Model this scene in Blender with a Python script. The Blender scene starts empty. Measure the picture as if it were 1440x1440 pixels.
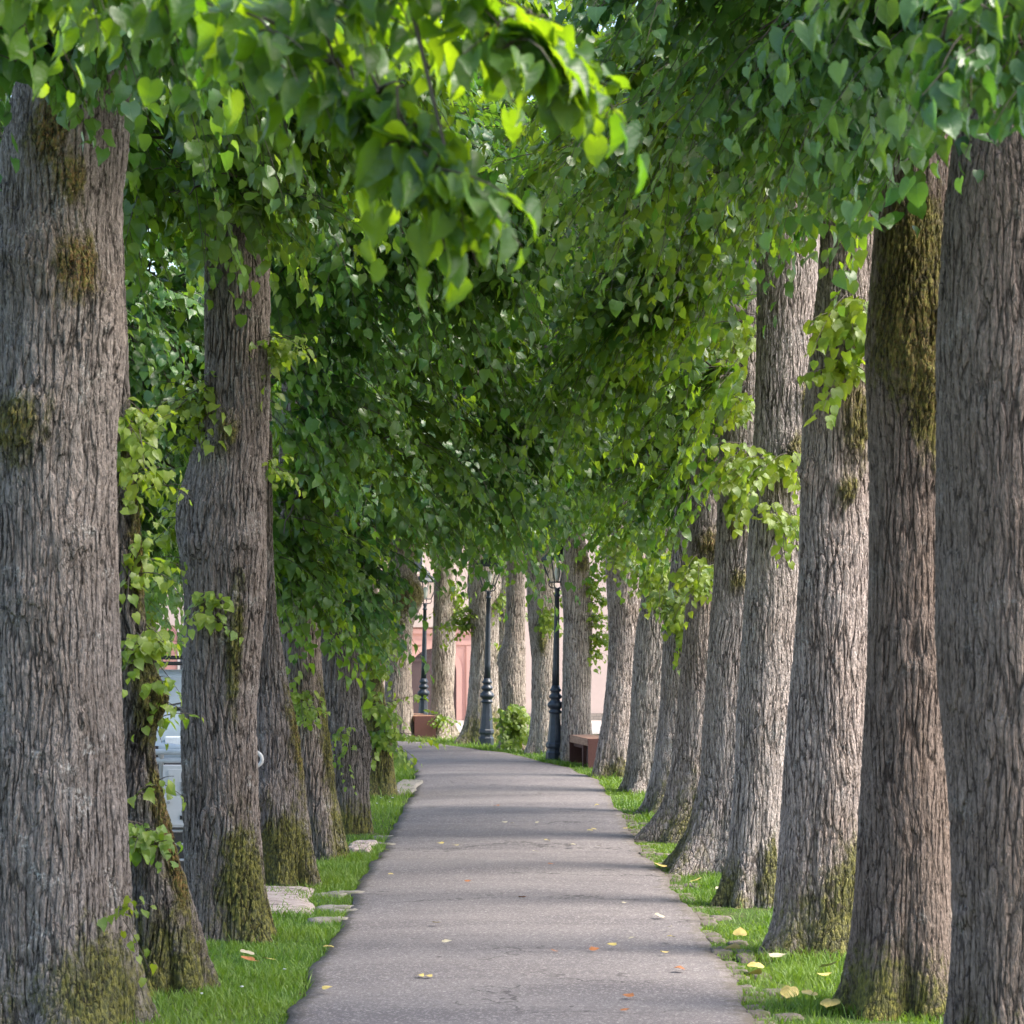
import bpy, math, random
import numpy as np
from mathutils import Vector
RS = np.random.RandomState
random.seed(7)
scene = bpy.context.scene
col = scene.collection
F, H, HY = 3900.0, 2.2, 867.0          # focal length in photo pixels, eye height, horizon row

def gz(x, y):                           # gentle fall of the ground beyond the bend
    y = np.asarray(y, dtype=float)
    return np.where(y < 49, 0.0, -0.031*(np.minimum(y, 82)-49))
def P(px, py, d):
    return np.array([(px-720)/F*d, d, H+(HY-py)/F*d])
def dist(py): return F*H/(py-HY)

# ------------------------------------------------------------------ helpers
def link(o, parent=None):
    col.objects.link(o)
    if parent is not None: o.parent = parent
    return o
def tag(o, label=None, cat=None, group=None, kind=None):
    if label: o['label'] = label
    if cat: o['category'] = cat
    if group: o['group'] = group
    if kind: o['kind'] = kind
    return o
def empty(name, loc=(0,0,0), rz=0):
    o = bpy.data.objects.new(name, None); o.location = loc; o.rotation_euler = (0,0,rz)
    o.empty_display_size = .2
    return link(o)
def np_mesh(name, verts, quads, mat, parent=None, attrs=None, uv=None, smooth=True, tris=False):
    """one mesh object from arrays; quads (N,4) or (N,3)"""
    me = bpy.data.meshes.new(name)
    verts = np.asarray(verts, dtype=np.float32); q = np.asarray(quads, dtype=np.int32)
    k = q.shape[1]
    me.vertices.add(len(verts)); me.vertices.foreach_set('co', verts.ravel())
    me.loops.add(q.size); me.loops.foreach_set('vertex_index', q.ravel())
    me.polygons.add(len(q)); me.polygons.foreach_set('loop_start', np.arange(0, q.size, k, dtype=np.int32))
    try: me.polygons.foreach_set('loop_total', np.full(len(q), k, dtype=np.int32))
    except Exception: pass
    if smooth: me.polygons.foreach_set('use_smooth', np.ones(len(q), dtype=bool))
    if attrs:
        for an, av in attrs.items():
            a = me.attributes.new(an, 'FLOAT', 'POINT'); a.data.foreach_set('value', np.asarray(av, dtype=np.float32))
    if uv is not None:
        l = me.uv_layers.new(name='UVMap'); l.data.foreach_set('uv', uv[q.ravel()].astype(np.float32).ravel())
    me.update(calc_edges=True); me.validate()
    me.materials.append(mat)
    return link(bpy.data.objects.new(name, me), parent)
class MB:
    """collects boxes, tubes, lathes into one mesh"""
    def __init__(s): s.v = []; s.f = []
    def add(s, vs, fs):
        n = len(s.v); s.v += [tuple(map(float, v)) for v in vs]; s.f += [tuple(i+n for i in f) for f in fs]
    def box(s, x0, x1, y0, y1, z0, z1):
        s.add([(x0,y0,z0),(x1,y0,z0),(x1,y1,z0),(x0,y1,z0),(x0,y0,z1),(x1,y0,z1),(x1,y1,z1),(x0,y1,z1)],
              [(3,2,1,0),(4,5,6,7),(0,1,5,4),(1,2,6,5),(2,3,7,6),(3,0,4,7)])
    def tube(s, pts, rad, n=8, cap=True):
        pts = [Vector(p) for p in pts]
        if not hasattr(rad, '__len__'): rad = [rad]*len(pts)
        vs = []; fs = []; up = Vector((0.13,0.21,1)).normalized()
        for i, p in enumerate(pts):
            t = (pts[min(i+1,len(pts)-1)]-pts[max(i-1,0)]).normalized()
            a = t.cross(up)
            if a.length < .05: a = t.cross(Vector((1,0,0)))
            a.normalize(); b = t.cross(a)
            for k in range(n):
                th = 2*math.pi*k/n
                vs.append(p+(a*math.cos(th)+b*math.sin(th))*rad[i])
        for i in range(len(pts)-1):
            for k in range(n):
                fs.append((i*n+k, i*n+(k+1)%n, (i+1)*n+(k+1)%n, (i+1)*n+k))
        if cap: fs.append(tuple(range(n))); fs.append(tuple((len(pts)-1)*n+k for k in reversed(range(n))))
        s.add(vs, fs)
    def lathe(s, prof, n=24, c=(0,0,0), flat=0):
        vs = []; fs = []
        for r, z in prof:
            for k in range(n):
                th = 2*math.pi*(k+.5)/n
                vs.append((c[0]+r*math.cos(th), c[1]+r*math.sin(th), c[2]+z))
        for i in range(len(prof)-1):
            for k in range(n):
                fs.append((i*n+k, i*n+(k+1)%n, (i+1)*n+(k+1)%n, (i+1)*n+k))
        fs.append(tuple(reversed(range(n)))); fs.append(tuple((len(prof)-1)*n+k for k in range(n)))
        s.add(vs, fs)
    def build(s, name, mat, parent=None, bevel=0, smooth=False):
        me = bpy.data.meshes.new(name); me.from_pydata(s.v, [], s.f); me.validate(); me.update()
        me.materials.append(mat)
        if smooth:
            me.polygons.foreach_set('use_smooth', [True]*len(me.polygons))
        o = link(bpy.data.objects.new(name, me), parent)
        if bevel:
            m = o.modifiers.new('bevel', 'BEVEL'); m.width = bevel; m.segments = 2; m.limit_method = 'ANGLE'; m.angle_limit = math.radians(40)
        return o

# ------------------------------------------------------------------ materials
class NT:
    def __init__(s, name):
        s.m = bpy.data.materials.new(name); s.m.use_nodes = True; s.t = s.m.node_tree; s.t.nodes.clear()
        s.out = s.n('ShaderNodeOutputMaterial')
    def n(s, typ, **kw):
        nd = s.t.nodes.new(typ)
        for k, v in kw.items(): setattr(nd, k, v)
        return nd
    def l(s, a, b): s.t.links.new(a, b)
    def val(s, sock, v):
        if isinstance(v, bpy.types.NodeSocket): s.l(v, sock)
        elif v is not None: sock.default_value = v
    def noise(s, vec=None, scale=5, detail=4, rough=.55, dist=0):
        nd = s.n('ShaderNodeTexNoise'); s.val(nd.inputs['Vector'], vec)
        nd.inputs['Scale'].default_value = scale; nd.inputs['Detail'].default_value = detail
        nd.inputs['Roughness'].default_value = rough; nd.inputs['Distortion'].default_value = dist
        return nd
    def math(s, op, a, b=None, c=None, clamp=False):
        nd = s.n('ShaderNodeMath', operation=op, use_clamp=clamp)
        s.val(nd.inputs[0], a); s.val(nd.inputs[1], b)
        if c is not None: s.val(nd.inputs[2], c)
        return nd.outputs[0]
    def sstep(s, v, a, b, o0=0., o1=1.):
        nd = s.n('ShaderNodeMapRange', interpolation_type='SMOOTHSTEP'); s.val(nd.inputs['Value'], v)
        for k, x in (('From Min',a),('From Max',b),('To Min',o0),('To Max',o1)): nd.inputs[k].default_value = x
        return nd.outputs[0]
    def mix(s, f, a, b, blend='MIX'):
        nd = s.n('ShaderNodeMix', data_type='RGBA', blend_type=blend)
        s.val(nd.inputs[0], f)
        for sock, v in ((nd.inputs[6],a),(nd.inputs[7],b)):
            if isinstance(v, bpy.types.NodeSocket): s.l(v, sock)
            else: sock.default_value = (*v, 1)
        return nd.outputs[2]
    def mapping(s, vec, sc, loc=None):
        nd = s.n('ShaderNodeMapping'); s.l(vec, nd.inputs['Vector']); nd.inputs['Scale'].default_value = sc
        if loc is not None: s.val(nd.inputs['Location'], loc)
        return nd.outputs[0]
    def obj(s): return s.n('ShaderNodeTexCoord').outputs['Object']
    def princ(s, color, rough=.7, spec=.5, metal=0., normal=None):
        b = s.n('ShaderNodeBsdfPrincipled')
        if isinstance(color, bpy.types.NodeSocket): s.l(color, b.inputs['Base Color'])
        else: b.inputs['Base Color'].default_value = (*color, 1)
        s.val(b.inputs['Roughness'], rough); s.val(b.inputs['Metallic'], metal)
        b.inputs['Specular IOR Level'].default_value = spec
        if normal is not None: s.l(normal, b.inputs['Normal'])
        s.l(b.outputs[0], s.out.inputs['Surface']); return b
    def bump(s, h, strength=.5, distance=.01, normal=None):
        nd = s.n('ShaderNodeBump'); nd.inputs['Strength'].default_value = strength; nd.inputs['Distance'].default_value = distance
        s.l(h, nd.inputs['Height'])
        if normal is not None: s.l(normal, nd.inputs['Normal'])
        return nd.outputs[0]

def bark_material(name, ridge, crevice, lichen=.5, depth=.022, scale=26):
    t = NT(name); oc = t.obj()
    rnd = t.n('ShaderNodeObjectInfo').outputs['Random']
    off = t.n('ShaderNodeCombineXYZ'); t.l(t.math('MULTIPLY', rnd, 37.), off.inputs[0]); t.l(t.math('MULTIPLY', rnd, 91.), off.inputs[2])
    base = t.n('ShaderNodeVectorMath', operation='ADD'); t.l(oc, base.inputs[0]); t.l(off.outputs[0], base.inputs[1])
    b = base.outputs[0]
    def warp(vec, zs, sc, amt, det=2):
        w = t.noise(t.mapping(b, (1,1,zs)), sc, det)
        sb = t.n('ShaderNodeVectorMath', operation='SUBTRACT'); t.l(w.outputs['Color'], sb.inputs[0]); sb.inputs[1].default_value = (.5,.5,.5)
        wv = t.n('ShaderNodeVectorMath', operation='SCALE'); t.l(sb.outputs[0], wv.inputs[0]); wv.inputs['Scale'].default_value = amt
        wb = t.n('ShaderNodeVectorMath', operation='ADD'); t.l(vec, wb.inputs[0]); t.l(wv.outputs[0], wb.inputs[1]); return wb.outputs[0]
    wb = warp(warp(b, .35, 2.6, .16), .3, 13, .030, 3)
    vo = t.n('ShaderNodeTexVoronoi', feature='DISTANCE_TO_EDGE'); t.l(t.mapping(wb, (1,1,.085)), vo.inputs['Vector']); vo.inputs['Scale'].default_value = scale
    vo2 = t.n('ShaderNodeTexVoronoi', feature='DISTANCE_TO_EDGE'); t.l(t.mapping(wb, (1,1,.15)), vo2.inputs['Vector']); vo2.inputs['Scale'].default_value = scale*2.3
    crack = t.sstep(vo.outputs['Distance'], .0, .19)
    crack2 = t.sstep(vo2.outputs['Distance'], .0, .16)
    vary = t.sstep(t.noise(b, 3.1, 3).outputs['Fac'], .35, .65, .6, 1.)
    crack = t.math('SUBTRACT', 1., t.math('MULTIPLY', t.math('SUBTRACT', 1., crack), vary))
    fine = t.noise(t.mapping(b, (1,1,.45)), 120, 4, .65)
    mid = t.noise(t.mapping(wb, (1,1,.28)), 30, 5, .7)
    h = t.math('ADD', t.math('MULTIPLY', crack, .48), t.math('MULTIPLY', crack2, .20))
    h = t.math('ADD', h, t.math('MULTIPLY', mid.outputs['Fac'], .52))
    h2 = t.math('ADD', h, t.math('MULTIPLY', fine.outputs['Fac'], .22))
    # colour
    big = t.noise(b, 1.7, 4, .6)
    c = t.mix(t.sstep(h2, .45, .98), crevice, ridge)
    c = t.mix(t.math('MULTIPLY', t.sstep(big.outputs['Fac'], .42, .68), .55), c, t.mix(t.sstep(h2,.35,.95), tuple(x*.8 for x in crevice), (ridge[0]*.78, ridge[1]*.72, ridge[2]*.66)))
    li = t.noise(b, 4.2, 5, .7); sp = t.noise(b, 55, 3, .6)
    lf = t.math('MULTIPLY', t.sstep(li.outputs['Fac'], .55, .68), t.sstep(sp.outputs['Fac'], .45, .6))
    c = t.mix(t.math('MULTIPLY', lf, lichen), c, (.50,.48,.45))
    fr = t.sstep(fine.outputs['Fac'], .3, .7, .78, 1.18)
    c = t.mix(1., c, t.n('ShaderNodeCombineColor').outputs[0], 'MULTIPLY') if False else c
    tone = t.math('ADD', .80, t.math('MULTIPLY', t.math('FRACT', t.math('MULTIPLY', rnd, 17.3)), .34))
    grain = t.noise(t.mapping(wb, (1,1,.22)), 85, 5, .75)
    tone = t.math('MULTIPLY', tone, t.sstep(grain.outputs['Fac'], .30, .70, .62, 1.42))
    hs = t.n('ShaderNodeHueSaturation'); t.l(c, hs.inputs['Color']); t.val(hs.inputs['Value'], tone); t.val(hs.inputs['Saturation'], t.math('ADD', .85, t.math('MULTIPLY', rnd, .25))); c = hs.outputs[0]
    # moss from the per-vertex patches, broken by noise
    at = t.n('ShaderNodeAttribute', attribute_name='moss').outputs['Fac']
    mn = t.noise(t.mapping(b, (1,1,.5)), 16, 6, .75)
    mf = t.math('ADD', at, t.math('MULTIPLY', t.math('SUBTRACT', mn.outputs['Fac'], .5), 2.3))
    mf = t.math('MULTIPLY', t.math('MULTIPLY', t.sstep(mf, .30, 1.0), .85), t.sstep(h2, .3, .8, .45, 1.))
    mcol = t.mix(t.sstep(t.noise(b, 30, 3).outputs['Fac'], .35, .65), (.06,.068,.014), (.20,.19,.03))
    ab = t.n('ShaderNodeAttribute', attribute_name='brownmoss').outputs['Fac']
    mcol = t.mix(t.math('MULTIPLY', ab, t.sstep(sp.outputs['Fac'], .4, .6), clamp=True), mcol, (.22,.11,.03))
    mcol = t.mix(t.sstep(h2,.35,.8), (.03,.03,.015), mcol)
    c = t.mix(mf, c, mcol)
    t.princ(c, .9, .25, normal=t.bump(t.math('ADD', fine.outputs['Fac'], grain.outputs['Fac']), .75, .010))
    d = t.n('ShaderNodeDisplacement'); t.l(t.math('ADD', h2, t.math('MULTIPLY', mf, .25)), d.inputs['Height'])
    d.inputs['Midlevel'].default_value = .9; d.inputs['Scale'].default_value = depth
    t.l(d.outputs[0], t.out.inputs['Displacement'])
    t.m.displacement_method = 'BOTH'
    return t.m

def leaf_material(name, dark, light, tr_dark, tr_light, trans=.42, rough=.42):
    t = NT(name)
    r = t.n('ShaderNodeAttribute', attribute_name='rnd').outputs['Fac']
    big = t.noise(t.obj(), 1.6, 3, .6).outputs['Fac']
    f = t.math('ADD', t.math('MULTIPLY', r, .7), t.math('MULTIPLY', t.math('SUBTRACT', big, .42), 1.6), clamp=True)
    c = t.mix(f, dark, light); tc = t.mix(f, tr_dark, tr_light)
    uv = t.n('ShaderNodeTexCoord').outputs['UV']
    sx = t.n('ShaderNodeSeparateXYZ'); t.l(uv, sx.inputs[0])
    u = t.math('ABSOLUTE', t.math('SUBTRACT', sx.outputs[0], .5)); v = sx.outputs[1]
    midrib = t.sstep(u, .0, .03, 1., 0.)
    side = t.math('PINGPONG', t.math('SUBTRACT', v, t.math('MULTIPLY', u, .8)), .07)
    sv = t.math('MULTIPLY', t.sstep(side, .0, .016, 1., 0.), .6)
    vein = t.math('MAXIMUM', midrib, sv)
    c = t.mix(t.math('MULTIPLY', vein, .3), c, tuple(min(1,x*1.7) for x in light))
    tc = t.mix(t.math('MULTIPLY', vein, .35), tc, tr_dark)
    nrm = t.bump(t.math('SUBTRACT', 1., vein), .35, .004)
    b = t.princ(c, rough, .65, normal=nrm)
    tl = t.n('ShaderNodeBsdfTranslucent'); t.l(tc, tl.inputs['Color']); t.l(nrm, tl.inputs['Normal'])
    mx = t.n('ShaderNodeMixShader'); mx.inputs[0].default_value = trans
    t.l(b.outputs[0], mx.inputs[1]); t.l(tl.outputs[0], mx.inputs[2]); t.l(mx.outputs[0], t.out.inputs['Surface'])
    return t.m

def simple(name, color, rough=.6, metal=0., spec=.5, var=.12, scale=8, bump=.15, bdist=.004):
    t = NT(name); oc = t.obj(); n1 = t.noise(oc, scale, 5, .6); n2 = t.noise(oc, scale*9, 3, .6)
    f = t.math('ADD', t.math('MULTIPLY', n1.outputs['Fac'], .7), t.math('MULTIPLY', n2.outputs['Fac'], .3))
    c = t.mix(t.sstep(f, .3, .7), tuple(x*(1-var) for x in color), tuple(min(1, x*(1+var)) for x in color))
    t.princ(c, rough, spec, metal, normal=t.bump(f, bump, bdist)); return t.m

M = {}
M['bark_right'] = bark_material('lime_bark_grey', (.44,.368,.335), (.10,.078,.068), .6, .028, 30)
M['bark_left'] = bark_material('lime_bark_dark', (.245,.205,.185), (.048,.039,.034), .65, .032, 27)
M['bark_far'] = bark_material('lime_bark_far', (.43,.36,.31), (.13,.10,.085), .5, .026, 27)
M['bark_brown'] = bark_material('lime_bark_brown', (.25,.195,.165), (.07,.052,.043), .3, .024, 27)
M['branch'] = simple('branch_bark', (.08,.065,.05), .9, var=.3, scale=20)
M['leaf'] = leaf_material('lime_leaf', (.044,.105,.028), (.112,.200,.042), (.08,.26,.014), (.42,.56,.02), .48, .31)
M['leaf_shade_tint'] = leaf_material('lime_leaf_shade_tint', (.038,.104,.038), (.092,.182,.052), (.06,.23,.02), (.30,.48,.025), .46, .31)  # bluish tone of shaded foliage put into the leaf colour
M['leaf_near'] = leaf_material('lime_leaf_near', (.024,.068,.014), (.055,.135,.02), (.09,.26,.006), (.42,.58,.01), .52)
M['leaf_young'] = leaf_material('young_lime_leaf', (.08,.16,.022), (.23,.29,.035), (.22,.42,.02), (.55,.62,.03), .45)
M['grass'] = leaf_material('grass_blade', (.075,.16,.016), (.17,.25,.035), (.15,.32,.015), (.32,.46,.03), .4, .5)

def path_mat():
    t = NT('asphalt_path'); oc = t.obj()
    fine = t.noise(oc, 150, 4, .75); med = t.noise(oc, 34, 5, .7)
    band = t.noise(t.mapping(oc, (.35,1,1)), 1.3, 5, .62, .4); blot = t.noise(t.mapping(oc,(.8,.55,1)), .8, 4, .6)
    vo = t.n('ShaderNodeTexVoronoi', feature='F1'); t.l(oc, vo.inputs['Vector']); vo.inputs['Scale'].default_value = 85
    c = t.mix(t.sstep(band.outputs['Fac'], .34, .66), (.165,.145,.15), (.275,.243,.238))
    c = t.mix(t.math('MULTIPLY', t.sstep(blot.outputs['Fac'], .45, .7), .5), c, (.16,.145,.155))
    c = t.mix(t.sstep(fine.outputs['Fac'], .34, .66, .8, 0.), c, (.055,.048,.05))
    c = t.mix(t.math('MULTIPLY', t.sstep(vo.outputs['Color'], .70, .8), .6), c, (.40,.37,.35))
    c = t.mix(t.sstep(med.outputs['Fac'], .42, .68, 0., .6), c, (.11,.095,.09))
    ed = t.n('ShaderNodeAttribute', attribute_name='edge').outputs['Fac']
    en = t.noise(oc, 9, 5, .7)
    ef = t.sstep(t.math('ADD', ed, t.math('MULTIPLY', t.math('SUBTRACT', en.outputs['Fac'], .5), .9)), .7, 1.05)
    c = t.mix(t.math('MULTIPLY', ef, .75), c, (.075,.062,.045))
    # the old repair near the bend and hairline cracks
    cr = t.n('ShaderNodeTexVoronoi', feature='DISTANCE_TO_EDGE')
    wn = t.noise(oc, 3, 3); wv = t.n('ShaderNodeVectorMath', operation='SCALE'); t.l(wn.outputs['Color'], wv.inputs[0]); wv.inputs['Scale'].default_value = .5
    av = t.n('ShaderNodeVectorMath', operation='ADD'); t.l(t.mapping(oc,(.35,.5,1)), av.inputs[0]); t.l(wv.outputs[0], av.inputs[1])
    t.l(av.outputs[0], cr.inputs['Vector']); cr.inputs['Scale'].default_value = .8
    ck = t.math('MULTIPLY', t.sstep(cr.outputs['Distance'], .0, .012, 1., 0.), t.sstep(t.noise(oc, .6, 2).outputs['Fac'], .48, .56))
    c = t.mix(t.math('MULTIPLY', ck, .8), c, (.04,.035,.035))
    hh = t.math('ADD', t.math('MULTIPLY', fine.outputs['Fac'], .6), t.math('MULTIPLY', med.outputs['Fac'], .6))
    t.princ(c, .85, .3, normal=t.bump(hh, .8, .008)); return t.m
M['path'] = path_mat()
def ground_mat():
    t = NT('turf_ground'); oc = t.obj()
    n1 = t.noise(oc, 2.2, 6, .7); n2 = t.noise(oc, 60, 4, .7)
    c = t.mix(t.sstep(n2.outputs['Fac'], .3, .7), (.035,.05,.012), (.085,.15,.025))
    c = t.mix(t.sstep(n1.outputs['Fac'], .52, .68), c, t.mix(n2.outputs['Fac'], (.08,.06,.035), (.2,.17,.1)))
    t.princ(c, .95, .2, normal=t.bump(n2.outputs['Fac'], .8, .03)); return t.m
M['ground'] = ground_mat()
M['gravel'] = simple('pale_gravel', (.33,.29,.265), .9, var=.25, scale=25, bump=.5, bdist=.01)
M['iron'] = simple('painted_iron', (.022,.030,.045), .38, var=.3, scale=18, bump=.2)
M['glass'] = None
t = NT('lantern_glass'); gl = t.n('ShaderNodeBsdfGlossy'); gl.inputs['Roughness'].default_value = .08; gl.inputs['Color'].default_value = (.8,.8,.8,1)
tp = t.n('ShaderNodeBsdfTransparent'); mx = t.n('ShaderNodeMixShader'); mx.inputs[0].default_value = .15
t.l(tp.outputs[0], mx.inputs[1]); t.l(gl.outputs[0], mx.inputs[2]); t.l(mx.outputs[0], t.out.inputs['Surface']); M['glass'] = t.m
M['lens'] = simple('lamp_lens', (.7,.7,.66), .3)
def wood_mat(name, a, b):
    t = NT(name); oc = t.obj(); n = t.noise(t.mapping(oc,(14,1.2,14)), 6, 5, .6, .6)
    c = t.mix(t.sstep(n.outputs['Fac'], .35, .65), a, b); t.princ(c, .7, .35, normal=t.bump(n.outputs['Fac'], .4, .004)); return t.m
M['seat_wood'] = wood_mat('oiled_seat_wood', (.28,.145,.09), (.42,.24,.16))
M['side_wood'] = wood_mat('red_brown_panel', (.075,.030,.026), (.12,.048,.04))
M['plaster_pink'] = simple('pink_plaster', (.52,.31,.265), .9, var=.06, scale=1.2, bump=.2)
M['plaster_pale'] = simple('pale_pink_plaster', (.54,.43,.375), .9, var=.06, scale=1.0, bump=.2)
M['plaster_white'] = simple('cream_plaster', (.60,.54,.49), .9, var=.05, scale=1.0, bump=.2)
M['cornice'] = simple('cornice_stone', (.46,.39,.35), .85, var=.1, scale=4)
def masonry():
    t = NT('plinth_masonry'); oc = t.obj(); sx = t.n('ShaderNodeSeparateXYZ'); t.l(oc, sx.inputs[0])
    cb = t.n('ShaderNodeCombineXYZ'); t.l(sx.outputs[0], cb.inputs[0]); t.l(sx.outputs[2], cb.inputs[1])
    br = t.n('ShaderNodeTexBrick'); t.l(cb.outputs[0], br.inputs['Vector']); br.inputs['Scale'].default_value = 3
    br.inputs['Color1'].default_value = (.34,.29,.24,1); br.inputs['Color2'].default_value = (.25,.22,.19,1); br.inputs['Mortar'].default_value = (.16,.14,.12,1)
    t.princ(br.outputs[0], .9, .3); return t.m
M['plinth'] = masonry()
M['door'] = wood_mat('brown_door_wood', (.06,.042,.043), (.095,.068,.068))
M['shutter'] = simple('red_shutter', (.40,.20,.17), .7)
M['roof'] = simple('roof_tile', (.30,.12,.07), .85, var=.3, scale=5)
M['pane'] = simple('window_pane', (.05,.06,.07), .12, var=.1)
M['white_paint'] = simple('white_painted_steel', (.52,.50,.49), .5, var=.1, scale=12, bump=.2)
M['box_paint'] = simple('white_cabinet_paint', (.52,.52,.54), .45, var=.06, scale=8)
M['label_grey'] = simple('grey_plate', (.30,.31,.32), .5)
M['black'] = simple('black_rubber', (.015,.015,.017), .7)
M['car_paint'] = simple('silver_blue_car_paint', (.24,.30,.36), .3, metal=.3, var=.02, bump=.0)
M['car_glass'] = simple('car_window_glass', (.16,.20,.24), .06, spec=.9, var=.05, bump=0)
M['headlight'] = simple('headlamp_lens', (.75,.78,.8), .12, bump=0)
M['tail'] = simple('red_plastic', (.4,.02,.015), .3)
M['chrome'] = simple('dull_alloy', (.5,.5,.52), .35, metal=.8)
def stone_mat(name, a, b, moss=.25):
    t = NT(name); oc = t.obj(); n = t.noise(oc, 7, 6, .7); n2 = t.noise(oc, 50, 4, .7)
    rnd = t.n('ShaderNodeObjectInfo').outputs['Random']
    c = t.mix(t.sstep(n2.outputs['Fac'], .3, .7), a, b); c = t.mix(t.math('MULTIPLY', rnd, .35), c, tuple(x*.6 for x in a))
    c = t.mix(t.math('MULTIPLY', t.sstep(n.outputs['Fac'], .5, .65), moss*2), c, (.07,.085,.025))
    t.princ(c, .9, .3, normal=t.bump(n2.outputs['Fac'], .6, .01)); return t.m
M['sett'] = stone_mat('sett_stone', (.10,.083,.07), (.20,.168,.145), .45)
def slab_mat():
    t = NT('weathered_slab'); oc = t.obj(); n = t.noise(t.mapping(oc,(1.2,9,9)), 5, 6, .65, .8); n2 = t.noise(oc, 40, 4, .7)
    c = t.mix(t.sstep(n.outputs['Fac'], .35, .6), (.20,.15,.135), (.47,.39,.36)); c = t.mix(t.sstep(n.outputs['Fac'], .40, .44, .7, 0.), c, (.06,.045,.04))
    t.princ(c, .9, .3, normal=t.bump(t.math('ADD', n.outputs['Fac'], t.math('MULTIPLY', n2.outputs['Fac'], .3)), .7, .02)); return t.m
M['slab'] = slab_mat()
M['dark_filler'] = stone_mat('dark_filler', (.06,.055,.055), (.11,.10,.095), .3)  # dark tone for the added filler wall
M['sett_pale'] = stone_mat('pale_stone', (.20,.18,.155), (.32,.285,.25), .3)
M['leaf_yellow'] = simple('fallen_yellow', (.46,.36,.11), .6, var=.3, scale=20)
M['leaf_brown'] = simple('fallen_brown', (.30,.11,.035), .7, var=.35, scale=20)
M['leaf_pale'] = simple('fallen_pale', (.40,.35,.24), .7, var=.25, scale=20)

# ------------------------------------------------------------------ ground, path
def pts_px(l): return [(P(x, y, dist(y))[0], dist(y)) for x, y in l]
Lp = [(-1.3,-12),(-1.28,6)] + pts_px([(400,1440),(424,1395),(455,1340),(480,1300),(503,1250),(522,1222),(540,1195),(553,1170),(566,1145),(578,1122),(586,1103),(583,1085),(574,1070),(566,1060)]) + [(-3.0,46.0),(-5.5,47.2),(-9,47.6),(-16,47.8)]
Rp = [(1.36,-12),(1.34,6)] + pts_px([(1060,1440),(1038,1395),(1011,1350),(979,1300),(941,1250),(905,1205),(885,1170),(868,1140),(853,1115),(832,1096),(800,1083),(755,1070),(700,1060),(640,1052),(590,1046),(560,1043.5)]) + [(-4.0,49.8),(-6.5,50.6),(-9.5,50.9),(-16,51)]
def resample(pl, n):
    pl = np.array(pl, float); s = np.r_[0, np.cumsum(np.hypot(*np.diff(pl, axis=0).T))]
    t = np.linspace(0, s[-1], n*4)
    xy = np.c_[np.interp(t, s, pl[:,0]), np.interp(t, s, pl[:,1])]
    k = 15; ker = np.ones(k)/k
    pad = np.pad(xy, ((k//2,k//2),(0,0)), mode='edge')
    xy = np.c_[np.convolve(pad[:,0], ker, 'valid'), np.convolve(pad[:,1], ker, 'valid')]
    return xy[::4]
NP = 620
rs = RS(3)
Lr, Rr = resample(Lp, NP), resample(Rp, NP)
def jit(n, amp, k):
    a = rs.randn(n+k); return amp*np.convolve(a, np.ones(k)/math.sqrt(k), 'valid')[:n]
Lr[:,0] += jit(NP,.014,5)+jit(NP,.005,25); Rr[:,0] += jit(NP,.016,5)+jit(NP,.010,25)
NC = 28
tt = np.linspace(0,1,NC)
G = Lr[:,None,:]*(1-tt[None,:,None]) + Rr[:,None,:]*tt[None,:,None]
gx, gy = G[...,0], G[...,1]
und = .010*np.sin(gy*1.9+.6*np.sin(gx*1.1)+.3)+.008*np.sin(gy*.83+1.7+gx*.5)+.005*np.sin(gy*4.3+gx*1.4)
crown_ = .03*(1-(2*tt[None,:]-1)**2)
gzv = gz(gx, gy)+.028+und*.9+crown_*.6
edge = np.abs(2*tt[None,:]-1)**3 + np.zeros_like(gx)
v = np.stack([gx,gy,gzv],-1).reshape(-1,3)
idx = np.arange(NP*NC).reshape(NP,NC)
q = np.stack([idx[:-1,:-1],idx[:-1,1:],idx[1:,1:],idx[1:,:-1]],-1).reshape(-1,4)
# skirt down into the ground
sk = v.copy().reshape(NP,NC,3)
skl = sk[:,0].copy(); skl[:,2] -= .06; skr = sk[:,-1].copy(); skr[:,2] -= .06
n0 = len(v); v = np.r_[v, skl, skr]; ed = np.r_[edge.ravel(), np.ones(2*NP)]
a = np.arange(NP-1)
q = np.r_[q, np.c_[n0+a, idx[:-1,0], idx[1:,0], n0+a+1], np.c_[idx[:-1,-1], n0+NP+a, n0+NP+a+1, idx[1:,-1]]]
tag(np_mesh('path', v, q, M['path'], attrs={'edge':ed}), 'grey asphalt footpath bending left between two rows of trees', 'path', kind='structure')
poly = np.r_[Lr, Rr[::-1]]
def inside(x, y, pl=poly):
    r = np.zeros(len(x), bool); j = len(pl)-1
    for i in range(len(pl)):
        xi, yi = pl[i]; xj, yj = pl[j]
        if yi != yj:
            m = ((yi > y) != (yj > y)); r[m] ^= (x[m] < (xj-xi)*(y[m]-yi)/(yj-yi)+xi)
        j = i
    return r
xs = np.r_[-600,-250,-100,-50,np.arange(-24,24.1,.4),50,100,250,600]; ys = np.r_[-300,-80,-30,np.arange(-8,100,.4),130,200,400,900]
X, Y = np.meshgrid(xs, ys)
lump = .012*np.sin(X*2.3+Y*1.1)+.01*np.sin(Y*2.9-X*1.3)+.008*np.sin(X*5.1+Y*3.7)
Z = gz(X, Y)+lump-.008
v = np.stack([X,Y,Z],-1).reshape(-1,3); idx = np.arange(X.size).reshape(X.shape)
q = np.stack([idx[:-1,:-1],idx[:-1,1:],idx[1:,1:],idx[1:,:-1]],-1).reshape(-1,4)
tag(np_mesh('ground', v, q, M['ground']), 'turf ground under the trees', 'ground', kind='structure')
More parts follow.
